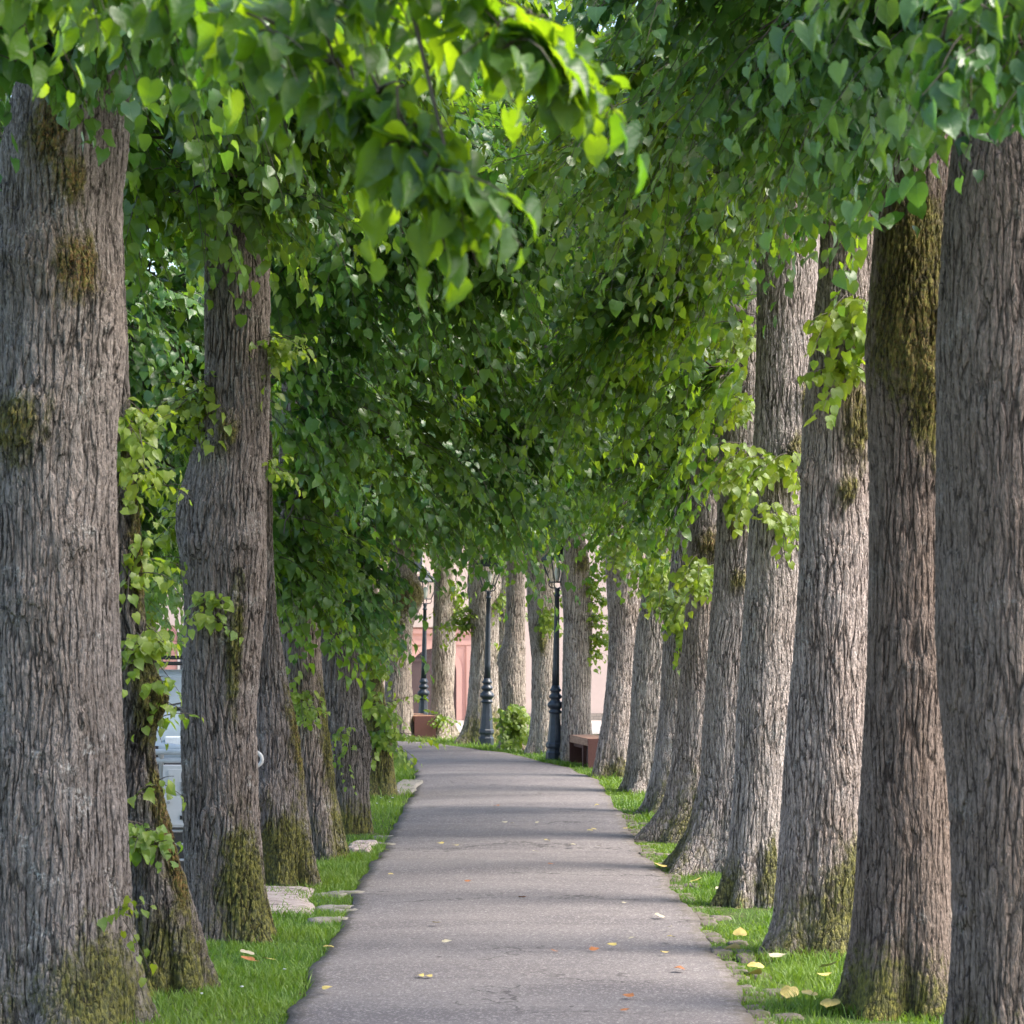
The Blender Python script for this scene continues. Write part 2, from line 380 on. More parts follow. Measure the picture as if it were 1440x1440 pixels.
def sheet(name, x0, x1, y0, y1, dz, mat, label):
    xs = np.linspace(x0,x1,12); ys = np.linspace(y0,y1,40); X,Y = np.meshgrid(xs,ys); Z = gz(X,Y)+dz
    idx = np.arange(X.size).reshape(X.shape)
    q = np.stack([idx[:-1,:-1],idx[:-1,1:],idx[1:,1:],idx[1:,:-1]],-1).reshape(-1,4)
    return tag(np_mesh(name, np.stack([X,Y,Z],-1).reshape(-1,3), q, mat), label, 'ground', kind='structure')
sheet('plaza', -40, 40, 55.5, 84.9, .05, M['gravel'], 'pale gravel plaza in front of the pink building')
sheet('parking_lot', -30, -3.7, 25, 45.5, .04, M['gravel'], 'pale gravel parking area left of the trees')
sheet('side_yard', 4.6, 30, -10, 55, .04, M['gravel'], 'pale gravel yard right of the trees')

# grass blades
def grass():
    rs = RS(11); parts = []
    def region(n, x0, x1, y0, y1):
        x = rs.uniform(x0,x1,n); y = rs.uniform(y0,y1,n); return x, y
    bx, by = [], []
    for (n,a,b,c,d) in ((150000,-3.6,-.6,13.5,27),(60000,-3.8,-.4,27,47),(140000,.55,3.6,13.5,27),(70000,.3,3.6,27,42),(60000,-4.5,3.2,40,54),(26000,-5,-2.2,44,53),(20000,-3.4,-2.3,18,27)):
        x,y = region(n,a,b,c,d); bx.append(x); by.append(y)
    x = np.concatenate(bx); y = np.concatenate(by)
    # clearance from the path edge: blades lean a little over it
    ins = inside(x, y); x, y = x[~ins], y[~ins]
    dens = .5+.5*np.sin(x*3.1+1.3*np.sin(y*.9))*np.sin(y*1.7+x)
    keep = rs.rand(len(x)) < .38+.62*dens
    x, y = x[keep], y[keep]
    bare = np.sin(x*2.1+.8*np.sin(y*1.3))*np.sin(y*1.15+1.7*np.sin(x*.8)+2.) + .5*np.sin(x*6.3+y*2.9)*np.sin(y*5.1)
    keep = (bare > -.72) | (rs.rand(len(x)) < .22); x, y = x[keep], y[keep]; n = len(x)
    h = (.028+.045*rs.rand(n)**1.6)*(1+.5*np.sin(x*4+y*2.3)*np.sin(y*3.1)) ; h = np.where(rs.rand(n) < .012, h*2.0, h)
    dR = x-np.interp(y, Rr[:330,1], Rr[:330,0]); nearset = (dR > 0)&(dR < .30)&(y < 32); h = np.where(nearset, h*.65, h); h *= np.where(y > 30, 1.15, 1.)
    w = .0028+.0022*rs.rand(n)+np.maximum(0,y-18)*.00012
    th = rs.rand(n)*2*math.pi; lean = h*(.25+.7*rs.rand(n)); la = rs.rand(n)*2*math.pi
    z0 = gz(x,y)-.006
    sx, sy = np.cos(th)*w, np.sin(th)*w; lx, ly = np.cos(la)*lean, np.sin(la)*lean
    v = np.empty((n,5,3))
    v[:,0] = np.c_[x-sx,y-sy,z0]; v[:,1] = np.c_[x+sx,y+sy,z0]
    v[:,2] = np.c_[x+sx*.8+lx*.35,y+sy*.8+ly*.35,z0+h*.6]; v[:,3] = np.c_[x-sx*.8+lx*.35,y-sy*.8+ly*.35,z0+h*.6]
    v[:,4] = np.c_[x+lx,y+ly,z0+h*1.0]
    b = (np.arange(n)*5)[:,None]
    tr = np.concatenate([b+np.array([[0,1,2]]), b+np.array([[0,2,3]]), b+np.array([[3,2,4]])])
    uv = np.tile(np.array([[.3,0],[.7,0],[.7,.5],[.3,.5],[.5,1]]), (n,1))
    r = np.repeat(rs.rand(n)*.8+.1+.2*np.sin(x*1.3+y*.7), 5)
    o = np_mesh('grass', v.reshape(-1,3), tr, M['grass'], attrs={'rnd':r}, uv=uv, smooth=False)
    tag(o, 'short bright green grass on the verges beside the path', 'grass', kind='stuff')
grass()

# ------------------------------------------------------------------ leaves
# template heart-shaped leaf, length 1 along +y
LT = np.array([(0,0,0),(0,.36,-.03),(0,.70,-.07),(0,1.04,-.22),
     (-.27,-.10,-.01),(-.47,.16,.05),(-.45,.46,.02),(-.25,.76,-.06),
     (.27,-.10,-.01),(.47,.16,.05),(.45,.46,.02),(.25,.76,-.06)])
LQ = np.array([(0,1,5,4),(1,2,6,5),(2,3,7,6),(0,8,9,1),(1,9,10,2),(2,10,11,3)])
LUV = np.c_[LT[:,0]+.5, (LT[:,1]+.1)/1.14]
ST = np.array([(0,-.02,0),(-.45,.36,.04),(0,1.0,-.12),(.45,.36,.04)]); SQ = np.array([(0,3,2,1)]); SUV = np.c_[ST[:,0]+.5, ST[:,1]]
# detailed near leaf with a toothed rim
def near_leaf():
    out = []
    half = [(.02,-.02),(.14,-.10),(.27,-.11),(.38,-.04),(.45,.05),(.495,.16),(.50,.28),(.48,.40),(.44,.52),(.38,.62),(.31,.72),(.22,.81),(.12,.90),(.05,.98)]
    vs = [(0,y,-.02-.2*y*y) for y in np.linspace(0,1.06,len(half)+1)]
    nm = len(vs); fs = []
    for s in (1,-1):
        b = len(vs)
        for i,(x,y) in enumerate(half):
            k = 1.0 if i%2 else .955
            vs.append((s*x*k, y*(1 if i%2 else .99), .09*math.sin(min(1,x*2)*math.pi*.6)-.2*max(0,y)**2+.012*(i%2)))
        for i in range(len(half)-1):
            f = (i, i+1, b+i+1, b+i); fs.append(f if s < 0 else f[::-1])
        f = (len(half)-1, len(half), b+len(half)-1, b+len(half)-1)
        fs.append((len(half)-1, len(half), b+len(half)-1, b+len(half)-2) if s<0 else (b+len(half)-2, b+len(half)-1, len(half), len(half)-1))
    fs = [f for f in fs]
    return np.array(vs), np.array(fs)
NTm, NQ = near_leaf(); NUV = np.c_[NTm[:,0]+.5, (NTm[:,1]+.1)/1.2]
TEMPL = {'mid':(LT,LQ,LUV), 'far':(ST,SQ,SUV), 'near':(NTm,NQ,NUV)}

def norm(a): return a/np.maximum(1e-9, np.linalg.norm(a, axis=-1, keepdims=True))
def leaves_mesh(name, pos, T, Nn, size, rnd, mat, parent, kind='mid'):
    V, Q, U = TEMPL[kind]
    T = norm(T); Nn = norm(Nn - T*np.sum(T*Nn, -1, keepdims=True)); S = np.cross(T, Nn)
    n = len(pos)
    bend = RS(len(pos)).uniform(.2,3.2 if kind == 'near' else 2.2,n)
    r_ = RS(n+5); xs = r_.uniform(.72,1.06,n)[:,None]*V[None,:,0]; xs = xs + r_.normal(0,.09,n)[:,None]*V[None,:,1]**2
    tw_ = r_.normal(0,.8 if kind == 'near' else .45,n)[:,None]*V[None,:,0]*(V[None,:,1]-.3)
    W = (S[:,None,:]*xs[:,:,None] + Nn[:,None,:]*tw_[:,:,None] + T[:,None,:]*V[None,:,1,None] + Nn[:,None,:]*V[None,:,2,None]*bend[:,None,None])
    W = W + r_.normal(0, .013 if kind == 'near' else .045, W.shape)
    W = pos[:,None,:] + W*size[:,None,None]
    q = (np.arange(n)*len(V))[:,None,None] + Q[None]
    return np_mesh(name, W.reshape(-1,3), q.reshape(-1,Q.shape[1]), mat, parent, attrs={'rnd':np.repeat(rnd, len(V))}, uv=np.tile(U,(n,1)), smooth=(kind!='far'))
def twigs_arrays(p, r, ns=3):
    """p (N,K,3) polylines, r (N,K) radii"""
    N,K,_ = p.shape
    t = norm(np.gradient(p, axis=1)); up = np.array([.17,.31,.93]); a = norm(np.cross(t, up)); b = np.cross(t, a)
    th = np.arange(ns)*2*math.pi/ns
    ring = p[:,:,None,:] + r[:,:,None,None]*(a[:,:,None,:]*np.cos(th)[None,None,:,None]+b[:,:,None,:]*np.sin(th)[None,None,:,None])
    v = ring.reshape(-1,3)
    base = np.arange(N*K*ns).reshape(N,K,ns)
    i0 = base[:,:-1,:]; i1 = base[:,1:,:]; j0 = np.roll(i0,-1,2); j1 = np.roll(i1,-1,2)
    return v, np.stack([i0,j0,j1,i1],-1).reshape(-1,4)

def sprays(start, out, rs, L=.55, nl=15, size=.12, droop=.6, lay=0.):
    """leafy twigs: returns leaf arrays and twig polylines"""
    n = len(start); out = norm(out); K = 5
    Ls = L*rs.uniform(.6,1.25,n)
    t = np.linspace(0,1,K)
    dn = np.array([0,0,-1.])
    g = droop*rs.uniform(.5,1.3,n)
    pl = start[:,None,:] + out[:,None,:]*(Ls[:,None]*t[None])[:,:,None] + dn*((g*Ls)[:,None]*t[None]**2)[:,:,None]
    rad = np.tile(np.linspace(.0045,.0015,K),(n,1))
    tl = (np.arange(nl)+.5)/nl*.95+.08
    tl = tl[None]+rs.uniform(-.03,.03,(n,nl))
    pos = start[:,None,:] + out[:,None,:]*(Ls[:,None]*tl)[:,:,None] + dn*((g*Ls)[:,None]*tl**2)[:,:,None]
    tang = norm(out[:,None,:] + dn*(2*g[:,None]*tl)[:,:,None])
    side = norm(np.cross(tang, np.array([0,0,1.])+rs.uniform(-.25,.25,(n,1,3))))
    sg = np.where(np.arange(nl)%2==0, 1., -1.)[None,:,None]
    lat = side*sg
    petiole = .04*rs.uniform(.6,1.4,(n,nl,1))
    pos = pos + lat*petiole + dn*petiole*.6
    T = tang*.35 + lat*.42 + dn*.72 + rs.normal(0,.38,(n,nl,3))
    N = out[:,None,:]*.65 + np.array([0,0,.75]) + lat*.25 + rs.normal(0,.34,(n,nl,3))
    if lay > 0:
        m = (rs.rand(n,1,1) < lay)
        T2 = tang*.85 + lat*.45 + dn*.35 + rs.normal(0,.26,(n,nl,3))
        hz = out*np.array([1,1,0]); N2 = np.array([0,0,1.]) + hz[:,None,:]*.55 + rs.normal(0,.24,(n,nl,3))
        T = np.where(m, T2, T); N = np.where(m, N2, N)
    sz = size*rs.uniform(.55,1.15,(n,nl))*(1.08-.35*tl)
    rn = np.clip(rs.rand(n,nl)*.7+rs.rand(n,1)*.3, 0, 1)
    return pos.reshape(-1,3), T.reshape(-1,3), N.reshape(-1,3), sz.ravel(), rn.ravel(), pl, rad

def lobe_sprays(c, R, dens, rs, clumps=None, L=.55, bias=(0,0,0)):
    """start points and outward directions for sprays filling an uneven ellipsoid"""
    R = np.array(R, float); area = 4*math.pi*((R[0]*R[1])**1.6/3+(R[0]*R[2])**1.6/3+(R[1]*R[2])**1.6/3)**(1/1.6)
    n = max(8, int(area*dens)); nc = clumps or max(5, int(area*1.3))
    u = norm(rs.normal(size=(nc,3))); u[:,2] *= .85; u = norm(u)
    rho = rs.uniform(.45,1.0,nc)**.6
    cc = c + u*R*rho[:,None]
    k = rs.randint(0,nc,n)
    st = cc[k] + rs.normal(0,1,(n,3))*np.minimum(.24, R*.35)
    od = norm((st-c)/R)
    od = od*.75 + rs.normal(0,.30,(n,3)) + np.array([0,0,.12]) + np.array(bias)
    return st - norm(od)*L*.45, od, cc

# ------------------------------------------------------------------ trunks
def smooth1(a, k):
    k = int(k)|1
    if k < 3: return a
    return np.convolve(np.pad(a, k//2, mode='edge'), np.ones(k)/k, 'valid')
def make_trunk(prof, d, mat, parent, origin, seed, top=7.0, segs=220, dz=.022, burls=(), moss=(), moss_h=.75, lobes=5, flare=.22, base_y=None, dscale=1.):
    """prof: rows (py, x_left, x_right) of the silhouette seen at distance d"""
    rs = RS(seed)
    pr = np.array(sorted(prof, key=lambda r: -r[0]), float)
    r0 = (pr[0,2]-pr[0,1])/2/F*d
    yc = d + r0*.75
    zb = float(gz(0, d))
    z = H+(HY-pr[:,0])/F*yc; cx = ((pr[:,1]+pr[:,2])/2-720)/F*yc; r = (pr[:,2]-pr[:,1])/2/F*yc
    z0 = zb-.12
    # keep real ground contact whatever the lowest row says
    z[0] = min(z[0], zb+.0)
    if z[-1] < top:
        dz_ = top-z[-1]; sl = np.clip((cx[-1]-cx[-2])/max(.2,(z[-1]-z[-2])), -.08, .08)
        z = np.r_[z, top]; cx = np.r_[cx, cx[-1]+sl*dz_]; r = np.r_[r, r[-1]*.62]
    n = int((z[-1]-z0)/dz); zz = np.linspace(z0, z[-1], n)
    rr = smooth1(np.interp(zz, z, r), .16/dz); xx = smooth1(np.interp(zz, z, cx), .22/dz)
    th = np.linspace(0, 2*math.pi, segs, endpoint=False)
    TH, ZZ = np.meshgrid(th, zz)
    RR = rr[:,None]*np.ones_like(TH)
    # slow lumps and flutes
    f = np.zeros_like(TH)
    for k in range(9):
        m = rs.randint(1,6); f += rs.uniform(.4,1)*np.sin(m*TH+rs.uniform(0,6.28)+ZZ*rs.uniform(-1.2,1.2))*np.sin(ZZ*rs.uniform(.6,3.2)+rs.uniform(0,6.28))
    RR *= 1+.017*f
    RR += .009
    kn = RS(seed+500)
    def hf(sc): return np.sin(TH*37*sc+3*np.sin(ZZ*11))*np.sin(ZZ*61*sc+2*np.sin(TH*9))+.6*np.sin(TH*71*sc+ZZ*29)*np.sin(ZZ*97*sc-TH*17)
    for k in range(3):
        kz = kn.uniform(.7,4.2); ka = math.radians(kn.uniform(-165,-15)); ks = kn.uniform(.05,.10); km = kn.uniform(.006,.016)
        da = (TH-ka+math.pi)%(2*math.pi)-math.pi; rad_ = np.sqrt((da*RR/ks)**2+((ZZ-kz)/(ks*1.25))**2)
        RR += km*(np.exp(-(rad_-1)**2*3)*1.0-.6*np.exp(-rad_**2*3)+.15*np.exp(-rad_**2/4)*np.cos(rad_*5))
    fl = np.exp(-(ZZ-zb)/.28)*flare
    ph = rs.uniform(0,6.28)
    rootm = .5+.5*np.cos(lobes*TH+ph+.5*np.sin(2*TH+ph*2)); RR *= 1+fl*(rootm-.45)
    RR *= 1-.07*np.exp(-(ZZ-zb)/1.2)*np.clip(np.cos(lobes*TH+ph+3.14),0,1)**4
    mo = 1.15*np.exp(-((ZZ-zb)/moss_h)**2)*(.62+.38*np.sin(TH*1+rs.uniform(0,6.28)) ) + .05
    bm = np.zeros_like(TH)
    for (bz, ba, amp, sw, sh) in burls:         # height, angle (0 = +x, -90 = to the camera), bulge, angular and vertical size
        da = (TH-math.radians(ba)+math.pi)%(2*math.pi)-math.pi
        g = np.exp(-(da/sw)**2-((ZZ-bz)/sh)**2)
        RR += amp*g*(1.25+.30*np.sin(TH*13+ZZ*31)*np.cos(ZZ*23-TH*7)+.10*hf(.5)); mo += .1*g
    for (mz, ma, sw, sh, brown) in moss:
        da = (TH-math.radians(ma)+math.pi)%(2*math.pi)-math.pi
        g = np.exp(-(da/sw)**2-((ZZ-mz)/sh)**2); mo += 1.1*g; bm += brown*g; RR += g*(.020+.008*hf(1.))
    v = np.stack([xx[:,None]+RR*np.cos(TH), yc+RR*np.sin(TH), ZZ], -1).reshape(-1,3) - np.array(origin)
    idx = np.arange(n*segs).reshape(n,segs)
    i0 = idx[:-1]; i1 = idx[1:]; j0 = np.roll(i0,-1,1); j1 = np.roll(i1,-1,1)
    q = np.stack([i0,j0,j1,i1],-1).reshape(-1,4)
    o = np_mesh('trunk', v, q, mat, parent, attrs={'moss':np.clip(mo,0,1.3).ravel(), 'brownmoss':np.clip(bm,0,1).ravel()})
    return o, (zz, xx, rr, yc)

def limb_tubes(lst, parent, origin, name='branches'):
    mb = MB()
    for pts, rads in lst:
        mb.tube([Vector(p)-Vector(origin) for p in pts], rads, 7, cap=False)
    return mb
def curve(a, b, rs, sag=.25, n=6, wob=.06):
    a = np.array(a,float); b = np.array(b,float); L = np.linalg.norm(b-a); t = np.linspace(0,1,n)
    p = a+(b-a)*t[:,None]; p[:,2] += sag*L*np.sin(t*math.pi)*.6
    w = rs.normal(0,wob*L*.3,(n,3)); w[0] = 0; w[-1] = 0
    return p+w

TREEGROUP = 'lime trees lining the path'
def make_tree(prof, d, label, seed, mat='bark_right', top=7.0, segs=220, dz=.022, burls=(), moss=(), moss_h=.75, lobes=(), upper=True, shoots=(),
              leafmat='leaf', leafsize=.125, dens=15., group=TREEGROUP, flare=.32, upc=None, upd=.15, spray=.72, limb=1., ncl=26, nleaf=18):
    rs = RS(seed+100)
    pr = sorted(prof, key=lambda r:-r[0]); bx = (pr[0][1]+pr[0][2])/2
    r0 = (pr[0][2]-pr[0][1])/2/F*d
    org = (float((bx-720)/F*d), float(d+.75*r0), float(gz(0,d)))
    root = tag(empty('lime_tree', org), label, 'tree', group)
    tr, (zz,xx,rr,yc) = make_trunk(prof, d, M[mat], root, org, seed, top, segs, dz, burls, moss, moss_h, flare=flare, lobes=4+seed%3)
    o = np.array(org)
    axis = lambda z: np.array([np.interp(z,zz,xx), yc, z])
    limbs = []; P_,T_,N_,S_,R_ = [],[],[],[],[]; tw = []; tr_ = []
    bias = ((-.8 if org[0] > .4 else .8), -.12, -.22)
    def addlobe(c, R, den, size, L=.55, nl=15, droop=.6):
        st, od, cc = lobe_sprays(c, R, den, rs, L=L, bias=bias)
        p,T,N,s,r,pl,rad = sprays(st, od, rs, L=L, nl=nl, size=size, droop=droop, lay=.65)
        P_.append(p);T_.append(T);N_.append(N);S_.append(s);R_.append(r);tw.append(pl);tr_.append(rad)
        za = float(np.clip(c[2]+(.5 if dd < 14 else -.1), 2.6, zz[-1]-.1))
        if abs(c[1]-yc) < 4.5 : a = axis(za)
        else: a = axis(zz[-1]-.1)
        if limb < 1 and rs.rand() > .35: pass
        elif limb < 1:
            top_ = axis(zz[-1]-.1-rs.rand()*.3); kn = np.array([c[0]*.8+a[0]*.2, c[1]*.8+a[1]*.2, max(c[2]+1.1, 5.3)])
            limbs.append((np.r_[curve(top_, kn, rs, .05, 5), curve(kn, c, rs, .0, 5)[1:]], np.linspace(.03,.004,9)))
        else:
            limbs.append((curve(a, c, rs, .18, 8), np.linspace(.07,.028,8)*limb))
        for k in range(min(len(cc),ncl)):
            limbs.append((curve(c+(a-c)*rs.uniform(0,.45)*(limb >= 1), cc[k], rs, .12, 5, .08), np.linspace(.014,.005,5)*limb**.5))
    for lb in lobes:
        px,py,dd,rx,rz,ry = lb[:6]; den = dens*(lb[6] if len(lb)>6 else 1.)
        c = P(px,py,dd); addlobe(c, (rx/F*dd, ry, rz/F*dd), den, leafsize, spray, nleaf)
    cr = None
    if P_:
        c_ = leaves_mesh('crown', np.concatenate(P_)-o, np.concatenate(T_), np.concatenate(N_), np.concatenate(S_), np.concatenate(R_), M[leafmat], root,
                         'near' if dd < 13 else 'mid')
    if upper:
        # unseen part of the crown above the picture, offset and thinned to admit sun
        sx = 1 if org[0] > 0 else -1
        cen = np.array([org[0]+(1.9 if sx > 0 else -.8), yc, 7.7 if sx > 0 else 8.6]) if upc is None else np.array(upc)
        P2,T2,N2,S2,R2 = [],[],[],[],[]
        for k in range(7):
            ang = k/6*6.28+rs.rand(); cc0 = cen+np.array([1.35*math.cos(ang), 1.1*math.sin(ang), rs.uniform(-1.2,1.6)]) if k < 6 else cen+np.array([0,0,2.2])
            st, od, cc = lobe_sprays(cc0, (1.2,1.1,1.0), upd*5, rs, L=.8)
            p,T,N,s,r,pl,rad = sprays(st, od, rs, L=.8, nl=14, size=.15)
            P2.append(p);T2.append(T);N2.append(N);S2.append(s);R2.append(r)
            limbs.append((curve(axis(zz[-1]-.15-rs.rand()*.6), cc0, rs, .15, 7), np.linspace(.10,.035,7)))
            for j in range(5): limbs.append((curve(cc0, cc[j], rs, .1, 4), np.linspace(.03,.01,4)))
        leaves_mesh('upper_crown', np.concatenate(P2)-o, np.concatenate(T2), np.concatenate(N2), np.concatenate(S2), np.concatenate(R2), M[leafmat], root, 'far')
    for (pts, rads) in limbs: pass
    if limbs:
        mb = limb_tubes(limbs, root, org)
        vv = np.array(mb.v); qq = np.array(mb.f)
        if tw:
            tv, tq = twigs_arrays(np.concatenate(tw)-o, np.concatenate(tr_)); qq = np.r_[qq, tq+len(vv)]; vv = np.r_[vv, tv]
        np_mesh('branches', vv, qq, M['branch'], root)
    # young shoots growing straight from the trunk
    for sh in shoots:
        sh = list(sh); sh[4] = int(sh[4]*1.35)+1; sh[5] *= .72
        px,py,rxp,rzp,n,size = sh[:6]; dd = sh[6] if len(sh) > 6 else yc-.05
        c = P(px,py,dd)
        a = axis(c[2]); vec = c-a; vec[2] = 0
        rad_here = float(np.interp(c[2],zz,rr)); L = np.linalg.norm(vec) or 1
        s0 = a+vec/L*rad_here*.9
        st = np.repeat(s0[None],n,0)+rs.normal(0,1,(n,3))*np.array([rxp/F*dd*.35,.06,rzp/F*dd*.45])
        tgt = c + rs.normal(0,1,(n,3))*np.array([rxp/F*dd*.55,.10,rzp/F*dd*.5])
        od = tgt-st+rs.normal(0,.13,(n,3))+np.array([0,-.03,.05]); Ls = float(np.clip(np.mean(np.linalg.norm(od,axis=1)),.10,.6))
        p,T,N,s,r,pl,rad = sprays(st, od, rs, L=Ls*1.15, nl=max(5,int(9*Ls/.3)), size=size, droop=.35)
        N = N+np.array([0,-.25,.3])
        par = leaves_mesh('shoot', p-o, T, N, s, r, M['leaf_young'], root)
        tv, tq = twigs_arrays(pl-o, rad)
        np_mesh('twigs', tv, tq, M['branch'], par)
    return root

near = dict(segs=300, dz=.016)
far_ = dict(segs=130, dz=.035)
# ---- left row
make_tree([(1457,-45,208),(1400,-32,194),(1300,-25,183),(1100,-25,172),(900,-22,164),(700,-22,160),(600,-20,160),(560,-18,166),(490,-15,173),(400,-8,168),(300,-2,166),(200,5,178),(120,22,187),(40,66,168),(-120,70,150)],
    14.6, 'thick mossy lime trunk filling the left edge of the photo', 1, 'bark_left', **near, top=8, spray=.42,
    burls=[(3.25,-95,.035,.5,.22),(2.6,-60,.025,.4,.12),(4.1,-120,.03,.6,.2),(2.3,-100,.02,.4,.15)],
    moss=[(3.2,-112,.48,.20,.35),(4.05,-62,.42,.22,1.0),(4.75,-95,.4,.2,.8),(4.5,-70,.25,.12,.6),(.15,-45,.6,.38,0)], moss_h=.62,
    lobes=[(60,-110,13.2,200,110,.8,1.5),(250,-90,12.6,150,100,.7,1.5),(20,40,12.8,70,60,.4),(190,-210,14,300,120,1.4)], shoots=[(172,1290,14,16,5,.10)], leafmat='leaf_shade_tint', leafsize=.125)
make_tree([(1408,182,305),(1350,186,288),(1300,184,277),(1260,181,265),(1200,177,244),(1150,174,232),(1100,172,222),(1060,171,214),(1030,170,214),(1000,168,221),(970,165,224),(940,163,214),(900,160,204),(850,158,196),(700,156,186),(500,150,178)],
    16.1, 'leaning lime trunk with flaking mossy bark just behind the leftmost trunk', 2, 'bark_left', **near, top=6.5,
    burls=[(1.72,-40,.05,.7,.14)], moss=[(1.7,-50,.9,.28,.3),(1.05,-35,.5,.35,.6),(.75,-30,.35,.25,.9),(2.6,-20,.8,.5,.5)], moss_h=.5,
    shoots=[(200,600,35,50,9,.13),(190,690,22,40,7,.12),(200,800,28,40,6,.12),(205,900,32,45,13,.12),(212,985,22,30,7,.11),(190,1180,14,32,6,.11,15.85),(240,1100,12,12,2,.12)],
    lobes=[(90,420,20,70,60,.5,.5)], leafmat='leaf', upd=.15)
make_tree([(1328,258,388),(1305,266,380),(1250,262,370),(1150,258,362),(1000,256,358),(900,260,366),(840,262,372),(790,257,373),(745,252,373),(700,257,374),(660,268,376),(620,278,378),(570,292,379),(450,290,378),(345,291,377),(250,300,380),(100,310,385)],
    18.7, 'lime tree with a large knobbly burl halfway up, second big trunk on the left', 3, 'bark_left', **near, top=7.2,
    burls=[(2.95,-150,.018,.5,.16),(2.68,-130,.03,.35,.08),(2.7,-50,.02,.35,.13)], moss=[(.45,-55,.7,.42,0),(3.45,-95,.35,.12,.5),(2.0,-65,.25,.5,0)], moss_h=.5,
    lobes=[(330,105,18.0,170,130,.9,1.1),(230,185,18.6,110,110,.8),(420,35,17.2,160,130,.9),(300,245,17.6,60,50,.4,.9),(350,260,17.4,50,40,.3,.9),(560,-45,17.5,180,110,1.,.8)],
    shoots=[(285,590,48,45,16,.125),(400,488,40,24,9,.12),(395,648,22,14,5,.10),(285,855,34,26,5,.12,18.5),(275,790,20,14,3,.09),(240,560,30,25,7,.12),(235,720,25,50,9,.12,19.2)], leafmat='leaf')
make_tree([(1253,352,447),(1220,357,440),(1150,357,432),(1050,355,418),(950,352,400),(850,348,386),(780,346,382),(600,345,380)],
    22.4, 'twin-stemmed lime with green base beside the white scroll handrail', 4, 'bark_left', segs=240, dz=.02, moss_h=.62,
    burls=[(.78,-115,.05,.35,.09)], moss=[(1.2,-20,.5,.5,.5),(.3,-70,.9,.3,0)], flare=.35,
    lobes=[(450,330,21.5,120,150,.9),(540,250,21,150,130,.9),(440,520,22.2,75,120,.6),(640,180,20.5,150,110,.8),(600,360,21.5,120,90,.8),(690,300,21,100,70,.6)], leafmat='leaf_shade_tint')
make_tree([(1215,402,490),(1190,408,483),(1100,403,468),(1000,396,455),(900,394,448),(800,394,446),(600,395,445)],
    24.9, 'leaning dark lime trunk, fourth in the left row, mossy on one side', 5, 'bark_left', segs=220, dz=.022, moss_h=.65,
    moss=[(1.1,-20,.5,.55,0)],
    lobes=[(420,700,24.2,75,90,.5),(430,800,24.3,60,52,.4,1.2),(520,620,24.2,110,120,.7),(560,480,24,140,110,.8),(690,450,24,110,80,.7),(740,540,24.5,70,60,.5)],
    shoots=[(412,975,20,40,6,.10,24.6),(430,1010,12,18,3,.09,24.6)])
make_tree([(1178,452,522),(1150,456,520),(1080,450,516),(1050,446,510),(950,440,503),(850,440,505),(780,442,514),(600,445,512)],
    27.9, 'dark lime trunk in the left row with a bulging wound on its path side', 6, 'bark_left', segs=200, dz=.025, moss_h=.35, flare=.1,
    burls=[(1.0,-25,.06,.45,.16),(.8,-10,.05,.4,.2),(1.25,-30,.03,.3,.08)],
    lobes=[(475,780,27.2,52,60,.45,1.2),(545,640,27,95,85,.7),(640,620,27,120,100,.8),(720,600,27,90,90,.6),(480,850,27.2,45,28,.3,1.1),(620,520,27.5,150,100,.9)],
    shoots=[(490,1062,10,8,2,.09,27.6),(492,1035,8,6,2,.08,27.6)], leafmat='leaf_shade_tint')
make_tree([(1122,506,556),(1100,508,553),(1050,507,549),(980,505,540),(930,503,534),(850,503,530),(700,505,530)],
    33.6, 'slim mossy lime trunk inside the bend, last of left row', 7, 'bark_far', segs=160, dz=.03, moss_h=1.1,
    moss=[(.8,-60,1.2,.9,0)],
    lobes=[(600,672,32.5,75,55,.5,1.2),(690,652,32.5,80,62,.6,1.2),(540,732,33,40,40,.35),(640,582,33,130,90,.9),(740,622,33,60,60,.5,1.1)],
    shoots=[(528,900,20,42,16,.15,33.2),(548,992,14,16,7,.14,33.3),(555,1035,16,22,8,.13,33.3),(520,850,22,25,9,.13)])
make_tree([(1039,532,586),(1025,538,580),(980,541,578),(920,543,578),(880,544,580),(855,540,588),(835,542,590),(800,548,582),(700,550,580)],
    49.8, 'pale lime trunk beyond the bend with bushy knob, left of the far lamp', 8, 'bark_far', **far_, moss_h=.6,
    moss=[(2.6,-70,1.2,.35,.4)], burls=[(2.6,-60,.1,1.2,.3)],
    lobes=[(560,696,49,70,45,1.2),(600,656,48,90,60,1.2),(520,636,49,80,90,1.2)], shoots=[(560,850,26,24,14,.12),(520,860,16,60,14,.14,48.5)])
# ---- far side of the bend
make_tree([(1040,598,647),(1025,604,640),(980,607,636),(920,608,640),(860,610,640),(800,612,636),(700,614,634)],
    50.3, 'grey lime trunk in front of the arched door, right of the far lamp', 9, 'bark_far', **far_, moss_h=.45,
    lobes=[(630,706,49.5,50,32,.8),(660,656,49,80,55,1.2),(600,576,50,120,90,1.4)], shoots=[(618,1008,10,6,4,.12,49.9),(655,850,24,30,12,.14)])
make_tree([(1047,640,712),(1030,650,706),(1000,657,702),(950,661,700),(900,664,701),(850,660,700),(820,658,704),(760,662,700)],
    47.8, 'dark lime trunk with a wide flared foot directly behind the middle lamp', 10, 'bark_far', **far_, moss_h=.7,
    lobes=[(690,701,46.5,65,40,.9,1.2),(720,656,46,90,60,1.2)], shoots=[(640,870,30,22,14,.14),(720,840,22,20,9,.13),(708,915,10,8,3,.12)])
